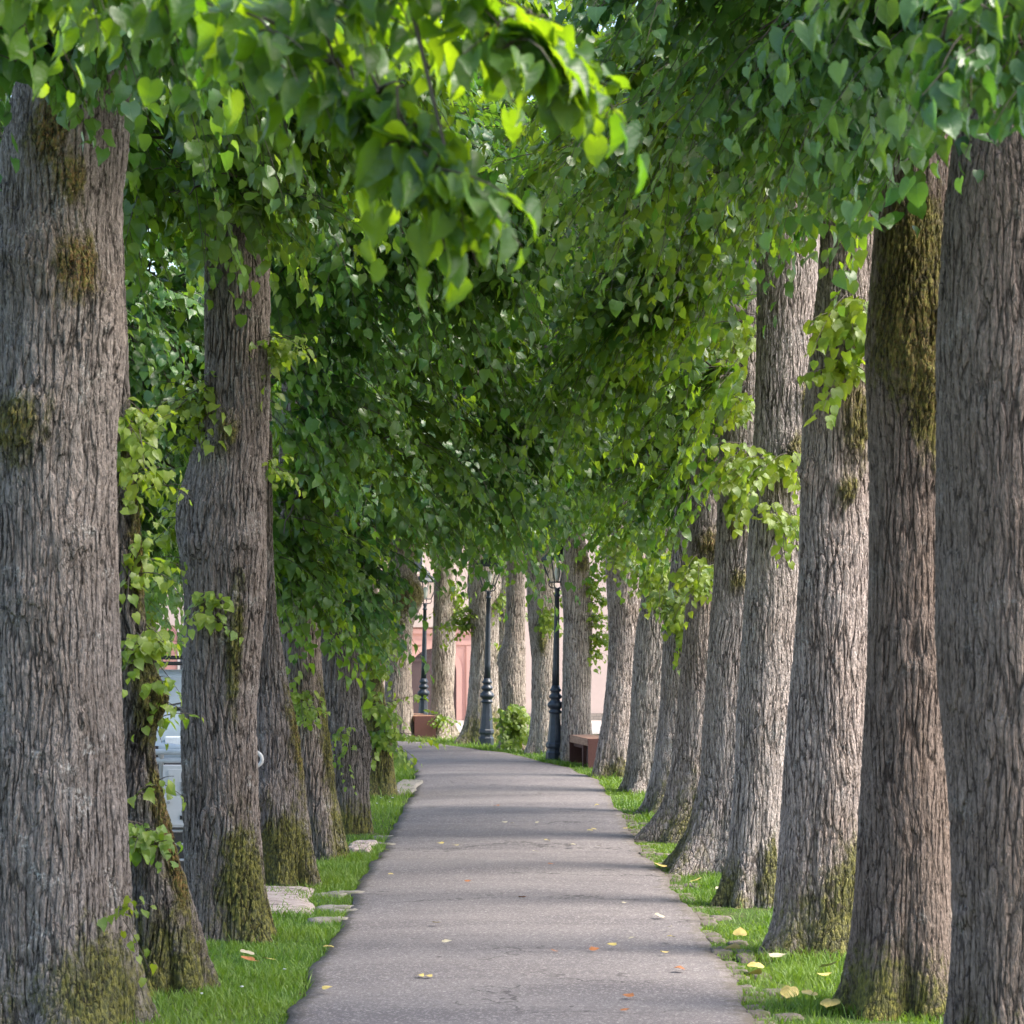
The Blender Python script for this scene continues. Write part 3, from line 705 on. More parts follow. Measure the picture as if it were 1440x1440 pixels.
make_tree([(1040,688,726),(1000,692,722),(920,694,722),(860,694,724),(780,696,722)],
    52.6, 'slim lime trunk half hidden between the middle lamp trunk and its right neighbour', 11, 'bark_far', **far_, moss_h=.5,
    lobes=[(740,658,52,110,60,1.3)], shoots=[(735,865,14,20,6,.12)])
make_tree([(1058,700,752),(1040,704,745),(1000,708,738),(930,706,738),(900,710,738),(860,712,738),(800,714,736),(700,716,734)],
    45.6, 'lime tree with a leafy bush of shoots at its foot, between two lamps', 12, 'bark_far', **far_, moss_h=.6,
    burls=[(1.5,180,.06,.8,.25)],
    lobes=[(780,676,44.5,75,45,.9,1.1),(720,716,44.5,40,24,.5,1.2)], shoots=[(728,1000,24,20,14,.15,45.0),(728,1030,22,20,14,.14,45.0),(705,1012,12,10,5,.12,45.0)])
make_tree([(1062,738,790),(1040,744,784),(1000,748,780),(930,748,781),(880,744,782),(830,742,782),(780,742,780),(700,744,776)],
    44.3, 'broad lime trunk with a round scar directly left of the nearest lamp', 13, 'bark_far', **far_, moss_h=.6,
    burls=[(1.75,-95,.03,.35,.12)], moss=[(1.8,-95,.4,.2,0)],
    lobes=[(830,636,43,90,60,1.0),(760,616,42,100,60,1.1)], shoots=[(783,870,12,28,8,.13,43.6),(835,840,10,10,3,.12)])
make_tree([(1076,784,836),(1050,789,832),(1000,791,830),(930,792,831),(870,794,832),(820,789,828),(790,791,828),(760,794,822),(700,798,818)],
    41.6, 'straight lime trunk between the nearest lamp and the right bench', 14, 'bark_far', **far_, moss_h=.5,
    moss=[(3.0,-60,.8,.22,.3)],
    lobes=[(800,676,40.5,60,32,.8),(860,596,40,90,80,1.0)], shoots=[(845,830,26,34,15,.15),(842,905,16,16,7,.13),(850,880,22,22,8,.13)])
# ---- right row, far to near
make_tree([(1100,832,894),(1070,837,892),(1035,843,892),(1000,849,894),(950,854,898),(900,857,905),(800,853,908),(740,854,910),(650,860,906)],
    37.4, 'lime trunk directly right of the right-hand bench', 15, 'bark_right', segs=170, dz=.03, moss_h=.35, burls=[(3.2,-100,.05,.7,.15)], moss=[(3.2,-100,.6,.18,.8)],
    lobes=[(880,655,36,80,60,.8),(930,575,36,100,90,.9)], shoots=[(880,760,40,30,14,.14,36.5)])
make_tree([(1118,872,952),(1095,881,947),(1000,888,948),(900,895,952),(800,908,958),(740,910,960),(650,912,958)],
    34.4, 'lime trunk in the tight cluster on the right, second from the right-hand bench', 16, 'bark_right', segs=170, dz=.03, moss_h=.45,
    lobes=[(920,690,33,70,50,.7)], shoots=[(910,800,34,40,13,.15,33.5)])
make_tree([(1157,893,1004),(1130,909,992),(1075,920,988),(1000,928,990),(900,935,996),(800,945,998),(740,948,1000),(650,950,998)],
    30.6, 'lime trunk in the tight cluster on the right, behind the dark flared root', 17, 'bark_right', segs=190, dz=.028, moss_h=.5,
    lobes=[(850,280,29,110,90,.9),(960,640,29,80,80,.7),(900,560,29,100,90,.8)], shoots=[(940,850,36,40,20,.155,29.6),(975,870,26,36,14,.155,29.4)])
make_tree([(1188,896,1056),(1165,914,1042),(1130,935,1034),(1080,946,1030),(1000,954,1032),(900,961,1036),(800,968,1040),(740,972,1042),(650,975,1040)],
    26.8, 'lime trunk with a dark flared root reaching toward the path', 18, 'bark_right', segs=200, dz=.025, moss_h=.7, flare=.35,
    burls=[(2.9,-100,.04,.9,.16)], moss=[(2.9,-95,.7,.18,.8)],
    lobes=[(980,560,26,80,90,.6),(940,470,26,110,100,.8)], shoots=[(960,800,34,26,12,.14,25.9)])
make_tree([(1236,926,1100),(1205,947,1088),(1170,967,1079),(1100,985,1076),(1000,993,1078),(900,998,1080),(800,1006,1082),(700,1012,1084),(600,1015,1084),(500,1020,1084),(350,1024,1082)],
    23.5, 'lime tree with broad root wedge on the grass, leafy shoots high on its left side', 19, 'bark_right', segs=240, dz=.022, moss_h=.6, flare=.3,
    moss=[(3.05,-110,.5,.2,.5),(2.5,-100,.4,.12,.4)],
    lobes=[(990,420,22.6,90,80,.6),(930,340,22.5,140,90,.9),(850,420,23,110,110,.8),(1000,520,23,40,50,.3)], shoots=[(1022,460,36,22,8,.14,23.0),(1045,690,24,30,9,.14,22.7),(1035,560,12,20,3,.13,23),(1030,640,30,22,10,.14,22.8)])
make_tree([(1278,1002,1100),(1250,1014,1094),(1200,1024,1092),(1100,1034,1100),(1000,1040,1110),(900,1046,1118),(800,1050,1128),(700,1056,1134),(600,1062,1140),(500,1066,1144),(400,1066,1148),(310,1064,1152),(150,1070,1150)],
    20.9, 'lime tree with bright yellow-green shoots at mid-height and a green patch at its foot', 20, 'bark_right', segs=280, dz=.018, moss_h=.4,
    burls=[(3.4,-70,.055,.6,.17),(3.85,-45,.045,.45,.14)], moss=[(3.45,-60,.45,.16,.4),(3.85,-50,.3,.12,.4),(.3,-50,.35,.25,0)],
    lobes=[(1060,160,20,110,80,.8),(980,230,20,130,80,.9),(1090,220,19.8,60,32,.4)], shoots=[(1055,642,44,24,10,.145,20.3),(1092,722,16,14,4,.13,20.4)], leafmat='leaf')
make_tree([(1347,1066,1216),(1325,1078,1210),(1290,1090,1208),(1200,1096,1208),(1100,1102,1214),(1000,1110,1218),(900,1118,1221),(800,1124,1222),(700,1128,1222),(600,1132,1222),(500,1142,1228),(400,1152,1234),(330,1156,1238),(200,1160,1240)],
    17.9, 'pale lime tree with flared green foot, third trunk from the right edge', 21, 'bark_right', **near, moss_h=.52, flare=.2,
    burls=[(3.45,-55,.05,.6,.2),(3.15,-150,.045,.3,.1),(3.9,-80,.03,.5,.12)], moss=[(3.45,-60,.5,.28,.4),(3.0,-80,.3,.12,.3),(.5,-40,.5,.28,0)],
    lobes=[(1140,120,17.2,130,90,.8,1.1),(1190,225,17,62,36,.35),(1040,60,17,150,90,.9),(900,140,18,150,100,1.)], shoots=[(1205,415,32,34,7,.165,17.3),(1212,505,18,26,4,.15,17.4)], leafmat='leaf')
make_tree([(1432,1178,1362),(1405,1190,1352),(1350,1198,1344),(1250,1206,1340),(1100,1212,1338),(1000,1218,1336),(900,1222,1334),(700,1224,1330),(600,1222,1328),(500,1222,1330),(400,1228,1334),(250,1240,1342),(100,1245,1345)],
    15.2, 'dark brown lime trunk with heavy dark moss collar, second from the right edge', 22, 'bark_brown', **near, moss_h=.35,
    burls=[(3.55,-70,.06,.8,.2),(3.9,-50,.05,.6,.18),(3.0,-60,.03,.4,.12)], moss=[(3.75,-90,1.6,.36,.5),(4.3,-100,1.0,.3,.3),(3.3,-60,.6,.25,.3)],
    lobes=[(1290,60,14.5,150,90,.8,1.2),(1180,-30,14.5,180,110,.9,1.1),(1020,-70,14.5,150,110,.8),(1230,160,14.2,60,32,.3)], leafmat='leaf_shade_tint')
make_tree([(1505,1322,1560),(1440,1335,1545),(1300,1337,1540),(1100,1336,1540),(900,1326,1535),(700,1322,1530),(500,1320,1530),(300,1332,1530),(180,1345,1530),(0,1370,1520)],
    13.4, 'smooth brown lime trunk filling the right edge of the photo', 23, 'bark_brown', **near, moss_h=.25,
    lobes=[(1400,-10,12.3,120,80,.6,1.2),(1320,-50,11.6,120,80,.6,1.1),(1250,-120,12,250,80,.9)], leafmat='leaf_shade_tint')
# ---- trees beside the viewer whose boughs reach into the top of the picture
ntl = dict(leafsize=.104, dens=15, limb=.22, ncl=4, segs=120, dz=.05, spray=.26, nleaf=8)
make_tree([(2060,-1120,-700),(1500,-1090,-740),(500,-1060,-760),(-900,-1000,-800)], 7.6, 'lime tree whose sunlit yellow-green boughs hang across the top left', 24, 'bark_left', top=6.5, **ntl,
    lobes=[(120,-120,8.2,220,80,.35,1.5),(30,-40,8.6,70,50,.3,1.3),(310,-40,7.6,140,75,.3,1.2),(400,40,7.3,90,60,.26,.9),(470,85,7.1,70,45,.22,.8),(535,130,7.0,42,32,.16,.8),(590,185,6.9,24,22,.1,.9),(632,235,6.8,12,12,.05,1.),(500,-10,7.3,110,60,.3,1.1),(600,-20,7.1,90,60,.25,1.1),(690,0,6.9,60,45,.2,1.2),(750,35,6.8,34,34,.12,1.2),(788,82,6.8,12,18,.05,1.5)], leafmat='leaf_near', upc=(-4.4,7.2,7.8), upd=.22)
make_tree([(1990,2120,2560),(1500,2140,2530),(500,2160,2510),(-900,2200,2450)], 8.2, 'lime tree whose dark large leaves hang into the top right corner', 25, 'bark_right', top=6.5, **ntl,
    lobes=[(1390,-20,8.2,120,70,.35,1.3),(1325,60,8.2,42,55,.2,1.3),(1240,-60,8.6,130,50,.4,1.),(1440,70,8.4,50,45,.2,1.)], leafmat='leaf_shade_tint', upc=(4.8,11.5,8.4), upd=.2)

# ---- trees standing outside the avenue
def outer(x, y, r, label, seed, lobes, top=6., leafmat='leaf', shoots=(), lean=0):
    d = y; px = 720+x/y*F; k = F/y; w = r*k; b = HY+(H-float(gz(0,y)))*k
    prof = [(b,px-w*1.25,px+w*1.25),(b-.4*k,px-w,px+w),(b-1.8*k,px-w*.9+lean*.5*k,px+w*.9+lean*.5*k),(b-3.5*k,px-w*.8+lean*k,px+w*.8+lean*k)]
    return make_tree(prof, d, label, seed, 'bark_far', top=top, segs=110, dz=.04, lobes=lobes, leafmat=leafmat, shoots=shoots, group='trees beyond the avenue', leafsize=.14, dens=9)
outer(-5.9,46,.30,'leaning lime seen between the two nearest left trunks, by the parked car', 40, [(220,700,45,130,110,1.8),(250,800,44,40,35,.6,.8),(330,600,45,150,150,1.8),(150,560,45,150,160,1.8)], lean=-.5, shoots=[(240,850,22,40,12,.16,44)])
outer(-4.9,29,.26,'outer lime behind the leaning trunk at the left', 41, [(225,420,28,100,150,1.1,1.2),(120,500,28,100,180,1.1),(-10,190,28,130,130,1.),(60,330,29,90,120,.9),(225,640,28.5,75,110,.8,1.2),(170,760,28.5,60,70,.6),(320,420,28.5,60,200,.8)], leafmat='leaf_shade_tint')
outer(-7.2,36,.28,'outer lime rising behind the parked car', 42, [(150,640,36,130,160,1.5),(40,500,36,200,250,1.8),(300,700,37,110,90,1.2),(320,470,37,150,170,1.5),(420,560,38,120,160,1.3)])
outer(-9.5,55,.30,'distant lime left of the pink house wall', 43, [(150,700,55,200,120,2.5),(350,640,56,200,140,2.5),(450,760,56,110,70,1.5)])
outer(5.8,28,.28,'outer lime behind the right row, nearest one', 44, [(1150,250,29,300,200,1.6),(1100,520,29,200,150,1.4)])
outer(6.5,40,.28,'outer lime behind the right row, farther one', 45, [(1000,450,41,200,180,2.),(1150,600,41,150,180,1.8),(900,560,42,130,130,1.5)])
outer(3.2,57,.28,'plaza lime standing right of the pink wall opening', 46, [(860,640,56,130,110,2.),(760,600,57,150,120,2.2),(940,720,56,90,90,1.6),(800,430,57,220,140,2.2),(760,220,57,260,150,2.4),(860,40,57,260,140,2.4)])
outer(-4.2,62,.3,'plaza lime standing left of the arched doorway', 47, [(600,640,62,150,110,2.4),(470,680,62,120,120,2.4),(700,600,62,160,110,2.4),(600,440,62,220,140,2.4),(620,200,62,240,150,2.4),(560,20,62,240,140,2.4)])

# ------------------------------------------------------------------ lamps
def make_lamp():
    root = empty('street_lamp')
    mb = MB()
    oct_ = [(.135,0),(.135,.15),(.115,.165),(.112,.215)]
    mb.lathe(oct_, 8); b0 = mb.build('base', M['iron'], root, bevel=.006)
    mb = MB(); mb.lathe([(.125,.21),(.135,.24),(.132,.28),(.115,.30),(.105,.42),(.092,.56),(.084,.68),(.082,.74)], 8); mb.build('plinth', M['iron'], root, bevel=.005)
    mb = MB(); mb.lathe([(.084,.735),(.10,.75),(.104,.765),(.084,.785),(.078,.80),(.098,.82),(.118,.845),(.122,.87),(.108,.90),(.078,.925),(.068,.95),(.088,.965),(.100,.985),(.094,1.01),(.07,1.03),(.062,1.06),(.082,1.075),(.09,1.095),(.07,1.115),(.056,1.16)], 28); mb.build('collar', M['iron'], root, smooth=True)
    mb = MB()
    n = 20; prof = [(.056,1.155),(.052,1.4),(.040,2.2),(.034,2.50),(.045,2.505),(.05,2.52),(.034,2.54),(.03,2.57),(.045,2.60),(.03,2.63)]
    mb.lathe(prof, n); mb.build('pole', M['iron'], root, smooth=True)
    # lantern: four-sided, wider at the top
    la = empty('lantern'); la.parent = root
    fr = MB(); zb, zt, wb, wt = 2.72, 3.06, .085, .185
    cb = [(-wb,-wb),(wb,-wb),(wb,wb),(-wb,wb)]; ct = [(-wt,-wt),(wt,-wt),(wt,wt),(-wt,wt)]
    for i in range(4):
        j = (i+1)%4
        fr.tube([(*cb[i],zb),(*ct[i],zt)], .011, 6); fr.tube([(*cb[i],zb),(*cb[j],zb)], .011, 6); fr.tube([(*ct[i],zt),(*ct[j],zt)], .015, 6)
        fr.tube([(0,0,2.62),(cb[i][0]*.9,cb[i][1]*.9,2.64),(cb[i][0]*1.15,cb[i][1]*1.15,2.68),(*cb[i],zb)], .010, 6)
    fr.build('lantern_frame', M['iron'], la)
    rf = MB(); rf.lathe([(wt*1.5,zt+.005),(wt*1.1,zt+.07),(.10,zt+.13),(.09,zt+.16),(.105,zt+.17),(.06,zt+.21),(.02,zt+.23),(.028,zt+.25),(.004,zt+.30)], 4); rf.build('roof', M['iron'], la)
    gp = MB()
    for i in range(4):
        j = (i+1)%4; k = .97
        gp.add([(cb[i][0]*k,cb[i][1]*k,zb+.005),(cb[j][0]*k,cb[j][1]*k,zb+.005),(ct[j][0]*k,ct[j][1]*k,zt-.005),(ct[i][0]*k,ct[i][1]*k,zt-.005)], [(0,1,2,3)])
    gp.build('pane', M['glass'], la)
    lb = MB(); lb.lathe([(.02,2.73),(.035,2.78),(.05,2.86),(.04,2.93),(.015,2.96)], 14); lb.build('bulb', M['lens'], la, smooth=True)
    return root
lamp = make_lamp()
def copy_tree(o, parent=None):
    c = o.copy(); col.objects.link(c)
    if parent is not None: c.parent = parent
    for ch in list(o.children): copy_tree(ch, c)
    return c
LAMPS = [(779.5,41.9,.4,'black cast iron lamp post nearest the viewer, beside the right bench'),
         (683.5,46.9,.25,'middle black cast iron lamp post on the grass at the bend'),
         (594.5,54.6,.6,'farthest black lamp post, rising behind the small left bench')]
lps = [lamp, copy_tree(lamp), copy_tree(lamp)]
for o, (px,d,rz,lb) in zip(lps, LAMPS):
    p = P(px,HY,d); o.location = (p[0], d, float(gz(0,d))); o.rotation_euler = (math.radians(.4), math.radians(.9), rz)
    tag(o, lb, 'lamp post', 'cast iron lamp posts at the bend')

# ------------------------------------------------------------------ benches
def make_bench():
    root = empty('bench')
    w, l, h = .40, 1.4, .44
    for k in range(5):
        pass
    s = MB()
    for k in range(5):
        x0 = -w/2+k*(w/5); s.box(x0+.003, x0+w/5-.003, .043, l-.043, h-.11, h)
    s.build('seat', M['seat_wood'], root, bevel=.004)
    for y in (0, l-.04):
        m = MB(); m.box(-w/2, w/2, y, y+.04, 0, h-.003); m.build('side_panel', M['side_wood'], root, bevel=.004)
    m = MB(); m.box(-w/2+.06, w/2-.06, .045, l-.045, h-.17, h-.113); m.build('beam', M['side_wood'], root)
    m = MB(); m.box(-.02, .02, .045, l-.045, .05, h-.173); m.build('inner_board', M['side_wood'], root)
    m = MB(); m.box(-w/2, -w/2+.05, .35, .42, 0, h-.113); m.build('leg', M['side_wood'], root)
    return root
b1 = make_bench(); b1.location = (P(846,HY,40.0)[0]-.0, 40.0, 0); b1.rotation_euler = (0,0,math.radians(10))
tag(b1, 'low wooden bench with red-brown ends beside the right lamp', 'bench', 'low wooden benches')
b2 = copy_tree(b1); b2.location = (P(598,HY,50.0)[0], 50.0, float(gz(0,50))); b2.rotation_euler = (0,0,math.radians(15))
tag(b2, 'small far wooden bench in front of the farthest lamp', 'bench', 'low wooden benches')

# ------------------------------------------------------------------ setts, slabs, fallen leaves
def sett_mesh(name, w, l, h, mat, seed):
    rs = RS(seed); nx, ny = 6, 6
    xs = np.linspace(-w/2,w/2,nx); ys = np.linspace(-l/2,l/2,ny); X,Y = np.meshgrid(xs,ys)
    u = X/(w/2); v_ = Y/(l/2); Z = h*(1-.35*np.abs(u)**5-.35*np.abs(v_)**5)+rs.normal(0,.003,X.shape)
    X = X*(1-.10*np.abs(v_)**3)+rs.normal(0,.004,X.shape); Y = Y*(1-.10*np.abs(u)**3)+rs.normal(0,.004,X.shape)
    top = np.stack([X,Y,Z],-1).reshape(-1,3); idx = np.arange(nx*ny).reshape(ny,nx)
    q = [tuple(r) for r in np.stack([idx[:-1,:-1],idx[:-1,1:],idx[1:,1:],idx[1:,:-1]],-1).reshape(-1,4)]
    rim = list(idx[0,:])+list(idx[1:,-1])+list(idx[-1,-2::-1])+list(idx[-2:0:-1,0])
    n0 = nx*ny; bot = top[rim].copy(); bot[:,2] = -.06
    v = np.r_[top, bot]; m = len(rim)
    for i in range(m): q.append((rim[i], n0+i, n0+(i+1)%m, rim[(i+1)%m]))
    me = bpy.data.meshes.new(name); me.from_pydata([tuple(map(float,p)) for p in v], [], [tuple(int(k) for k in f) for f in q]); me.validate()
    me.polygons.foreach_set('use_smooth', [True]*len(me.polygons)); me.materials.append(mat); return me
setts = [sett_mesh('sett', random.uniform(.12,.17), random.uniform(.18,.27), .020, M['sett'], 50+k) for k in range(7)]
pale = [sett_mesh('flagstone', random.uniform(.22,.34), random.uniform(.14,.20), .028, M['sett_pale'], 70+k) for k in range(4)]
ar = np.r_[0, np.cumsum(np.hypot(*np.diff(Rr,axis=0).T))]
s = np.interp(13.0, Rr[:,1], ar); send = np.interp(31.5, Rr[:,1], ar); rr_ = random.Random(5)
while s < send:
    x = np.interp(s,ar,Rr[:,0]); y = np.interp(s,ar,Rr[:,1]); x2 = np.interp(s+.2,ar,Rr[:,0]); y2 = np.interp(s+.2,ar,Rr[:,1])
    ang = math.atan2(y2-y,x2-x)-math.pi/2
    for row in range(2):
        if rr_.random() < (.22 if row == 0 else .72): continue
        o = bpy.data.objects.new('sett', rr_.choice(setts)); link(o)
        off = .055+row*.14+rr_.uniform(-.012,.012)
        o.location = (x+off, y+rr_.uniform(-.02,.02)+row*.1, .000+rr_.uniform(-.012,.006)); o.rotation_euler = (rr_.uniform(-.05,.05), rr_.uniform(-.07,.07), ang+rr_.uniform(-.1,.1))
        tag(o, 'worn grey-brown sett in the row edging the right side of the path', 'sett', 'setts edging the right side of the path')
    s += rr_.uniform(.21,.29)
def slab(name, pts, z0, z1, mat, label, seed):
    rs = RS(seed); n = 26
    # quad given in plan, displaced grid
    a,b,c,d = [np.array(p,float) for p in pts]; U,V = np.meshgrid(np.linspace(0,1,n),np.linspace(0,1,n))
    XY = (a*(1-U)[...,None]+b*U[...,None])*(1-V)[...,None]+(d*(1-U)[...,None]+c*U[...,None])*V[...,None]
    e = np.minimum(np.minimum(U,1-U),np.minimum(V,1-V)); Z = z1-.03*np.exp(-e*30)+.006*np.sin(V*19+U*3)+rs.normal(0,.0025,U.shape)
    XY[...,0] += .02*np.sin(V*9); XY[...,1] += .02*np.sin(U*11+1)
    v = np.concatenate([XY,Z[...,None]],-1).reshape(-1,3); idx = np.arange(n*n).reshape(n,n)
    q = [tuple(r) for r in np.stack([idx[:-1,:-1],idx[:-1,1:],idx[1:,1:],idx[1:,:-1]],-1).reshape(-1,4)]
    rim = list(idx[0,:])+list(idx[1:,-1])+list(idx[-1,-2::-1])+list(idx[-2:0:-1,0]); n0 = n*n; bot = v[rim].copy(); bot[:,2] = z0
    v = np.r_[v,bot]; m = len(rim)
    for i in range(m): q.append((rim[i], n0+i, n0+(i+1)%m, rim[(i+1)%m]))
    o = np_mesh(name, v, np.array(q), mat, smooth=False); return tag(o, label, 'slab')
slab('stone_slab', [(-4.2,20.6),(-1.47,20.4),(-1.60,22.2),(-4.2,22.25)], -.05, .055, M['slab'], 'large cracked pinkish slab crossing the left verge behind the burled trunk', 1)
slab('stone_slab', [(-1.55,25.75),(-1.33,25.6),(-1.30,26.6),(-1.5,26.7)], -.05, .06, M['slab'], 'small grey slab at the foot of the dark leaning trunk', 2)
slab('stone_slab', [(-1.50,34.2),(-1.22,34.1),(-1.18,36.6),(-1.48,36.9)], -.05, .05, M['sett_pale'], 'pale stone block at the path edge by the last left trunk', 3)
for (px,py) in [(462,1262),(485,1259),(470,1280),(486,1285),(462,1297),(541,1180),(535,1190)]:
    d = dist(py); o = bpy.data.objects.new('flagstone', pale[rr_.randint(0,3)]); link(o); p = P(px,py,d)
    o.location = (p[0], d, .006); o.rotation_euler = (rr_.uniform(-.05,.05), rr_.uniform(-.05,.05), rr_.uniform(-.3,.3)); 
    tag(o, 'small pale flagstone set in the grass at the left edge of the path', 'flagstone', 'flagstones at the left edge of the path')
def fallen_mesh(mat, seed):
    rs = RS(seed); V = NTm.copy(); V[:,2] = .10*np.sin(V[:,0]*4+rs.rand()*3)+.12*np.abs(V[:,0])*rs.uniform(.3,2)+.10*(V[:,1]-.5)**2*rs.uniform(.3,3)+.03
    me = bpy.data.meshes.new('fallen_leaf'); me.from_pydata([tuple(map(float,p*.09)) for p in V], [], [tuple(int(k) for k in f) for f in NQ]); me.materials.append(mat)
    m = me; return m
fm = {'y':[fallen_mesh(M['leaf_yellow'],k) for k in range(3)], 'b':[fallen_mesh(M['leaf_brown'],k+9) for k in range(3)], 'p':[fallen_mesh(M['leaf_pale'],k+20) for k in range(3)]}
LV = [(706,1165,'p'),(718,1166,'p'),(757,1165,'p'),(830,1176,'y'),(836,1174,'y'),(768,1190,'y'),(804,1198,'p'),(838,1198,'p'),(622,1194,'y'),(644,1198,'y'),(752,1206,'p'),(774,1224,'b'),(876,1281,'p'),(928,1299,'p'),(940,1316,'p'),(944,1331,'y'),(866,1341,'y'),(890,1332,'p'),(780,1350,'b'),(831,1347,'b'),(930,1352,'y'),(625,1337,'p'),(609,1309,'y'),(588,1387,'y'),(600,1388,'y'),(955,1377,'b'),(890,1414,'b'),(882,1436,'b'),(700,1140,'b'),(840,1140,'y'),(660,1250,'b'),(550,1240,'y'),(730,1272,'b'),(462,1345,'y'),(463,1405,'y')]
LG = [(1063,1372,'y'),(1058,1388,'y'),(1100,1360,'p'),(1156,1375,'p'),(1150,1387,'y'),(1142,1413,'y'),(1112,1407,'y'),(1028,1352,'p'),(1040,1330,'y'),(1203,1356,'p'),(358,1366,'b'),(372,1363,'y'),(346,1353,'p'),(1018,1262,'p'),(985,1247,'y'),(935,1230,'y'),(880,1175,'y'),(1170,1425,'y')]
for k,(px,py,c) in enumerate(LV+LG):
    d = dist(py); p = P(px,py,d); o = bpy.data.objects.new('fallen_leaf', fm[c][k%3]); link(o)
    onp = k < len(LV); o.location = (p[0]+.0, d, .075 if onp else .062); o.rotation_euler = (rr_.uniform(-.1,.1) if onp else rr_.uniform(-.5,.5), rr_.uniform(-.15,.15), rr_.uniform(0,6.28))
    if onp: o.location.z = .058
    sc = rr_.uniform(.5,.8) if onp else rr_.uniform(.95,1.35); o.scale = (sc,sc,sc)
    cn = {'y':'yellow','b':'brown','p':'pale straw-coloured'}[c]; w = 'asphalt path' if onp else 'grass verge'
    tag(o, f'{cn} fallen leaf lying on the {w}', 'leaf', f'{cn} leaves fallen on the {w}')
# daisies in the verge
def daisy():
    mb = MB(); mb.lathe([(.003,.0),(.002,.05)],5); root = mb.build('daisy', M['grass'])
    f = MB(); f.lathe([(.003,.048),(.012,.052),(.011,.056),(.002,.058)],8); f.build('flower_head', M['box_paint'], root); return root
dz0 = daisy()
for k,(px,py) in enumerate([(548,1134),(540,1120),(552,1128),(530,1136),(560,1118),(536,1128),(400,1375),(340,1400),(283,1410),(545,1112),(520,1145),(276,1395)]):
    o = dz0 if k == 0 else copy_tree(dz0); d = dist(py); o.location = (P(px,py,d)[0], d, 0)
    tag(o, 'tiny white daisy in the grass of the left verge', 'daisy', 'daisies in the left verge')

# ------------------------------------------------------------------ railing, cabinet, handrail
yr = 21.2
rl = empty('railing', (-2.0, yr, 0)); tag(rl, 'white tubular railing with a scrolled end behind the burled left trunk', 'railing')
zt = 1.16
def rail(z, r, x1=-6.2, x0=-.0):
    m = MB(); m.tube([(x0,0,z),(x1,0,z)], r, 8); m.build('rail', M['white_paint'], rl, smooth=True)
rail(1.165,.022); rail(1.10,.022, x0=-.1)
for z in (.92,.80,.66,.56,.46,.34): rail(z,.009, x0=-.1)
for x in (.0,-.68,-1.36,-2.04,-2.72,-3.6,-4.5,-5.4,-6.2):
    m = MB(); m.tube([(x,0,0),(x,0,1.15)], .020, 8); m.build('post', M['white_paint'], rl, smooth=True)
m = MB(); pts = [(0,0,1.165)]
for k in range(19):
    a = math.pi/2-k/18*math.pi*1.75; rad = .062*(1-.45*k/18); pts.append((.035+rad*math.cos(a), 0, 1.103+rad*math.sin(a)))
m.tube(pts, [.015]*len(pts), 8); m.build('scroll', M['white_paint'], rl, smooth=True)
cb_ = empty('meter_cabinet', (-2.55, yr-.09, .60)); tag(cb_, 'white metal box with grey plate fixed to the white railing', 'cabinet')
m = MB(); m.box(-.10,.22,-.06,.06,0,.47); m.build('body', M['box_paint'], cb_, bevel=.004)
m = MB(); m.box(-.095,.215,-.068,-.0605,.015,.235); m.build('lower_door', M['box_paint'], cb_, bevel=.003)
m = MB(); m.box(-.06,.20,-.068,-.0605,.25,.44); m.build('upper_door', M['box_paint'], cb_, bevel=.003)
m = MB(); m.box(.03,.17,-.0735,-.0685,.275,.345); m.build('plate', M['label_grey'], cb_)
m = MB(); m.box(.03,.15,-.076,-.0685,.06,.09); m.build('slot', M['black'], cb_)
m = MB(); m.lathe([(.012,0),(.012,.012)],10); lk = m.build('lock', M['label_grey'], cb_); lk.rotation_euler = (math.pi/2,0,0); lk.location = (-.055,-.0685,.19)
m = MB(); m.box(.06,.13,-.085,-.0685,.115,.125); m.build('handle', M['chrome'], cb_)

m = MB(); m.box(-6.4,-2.35,23.3,23.55,-.1,.43); tag(m.build('dark_filler_wall', M['dark_filler'], bevel=.01), 'added low dark wall filling the dark area behind the white railing', 'wall')  # added wall, coloured dark to fill the dark area below the cabinet
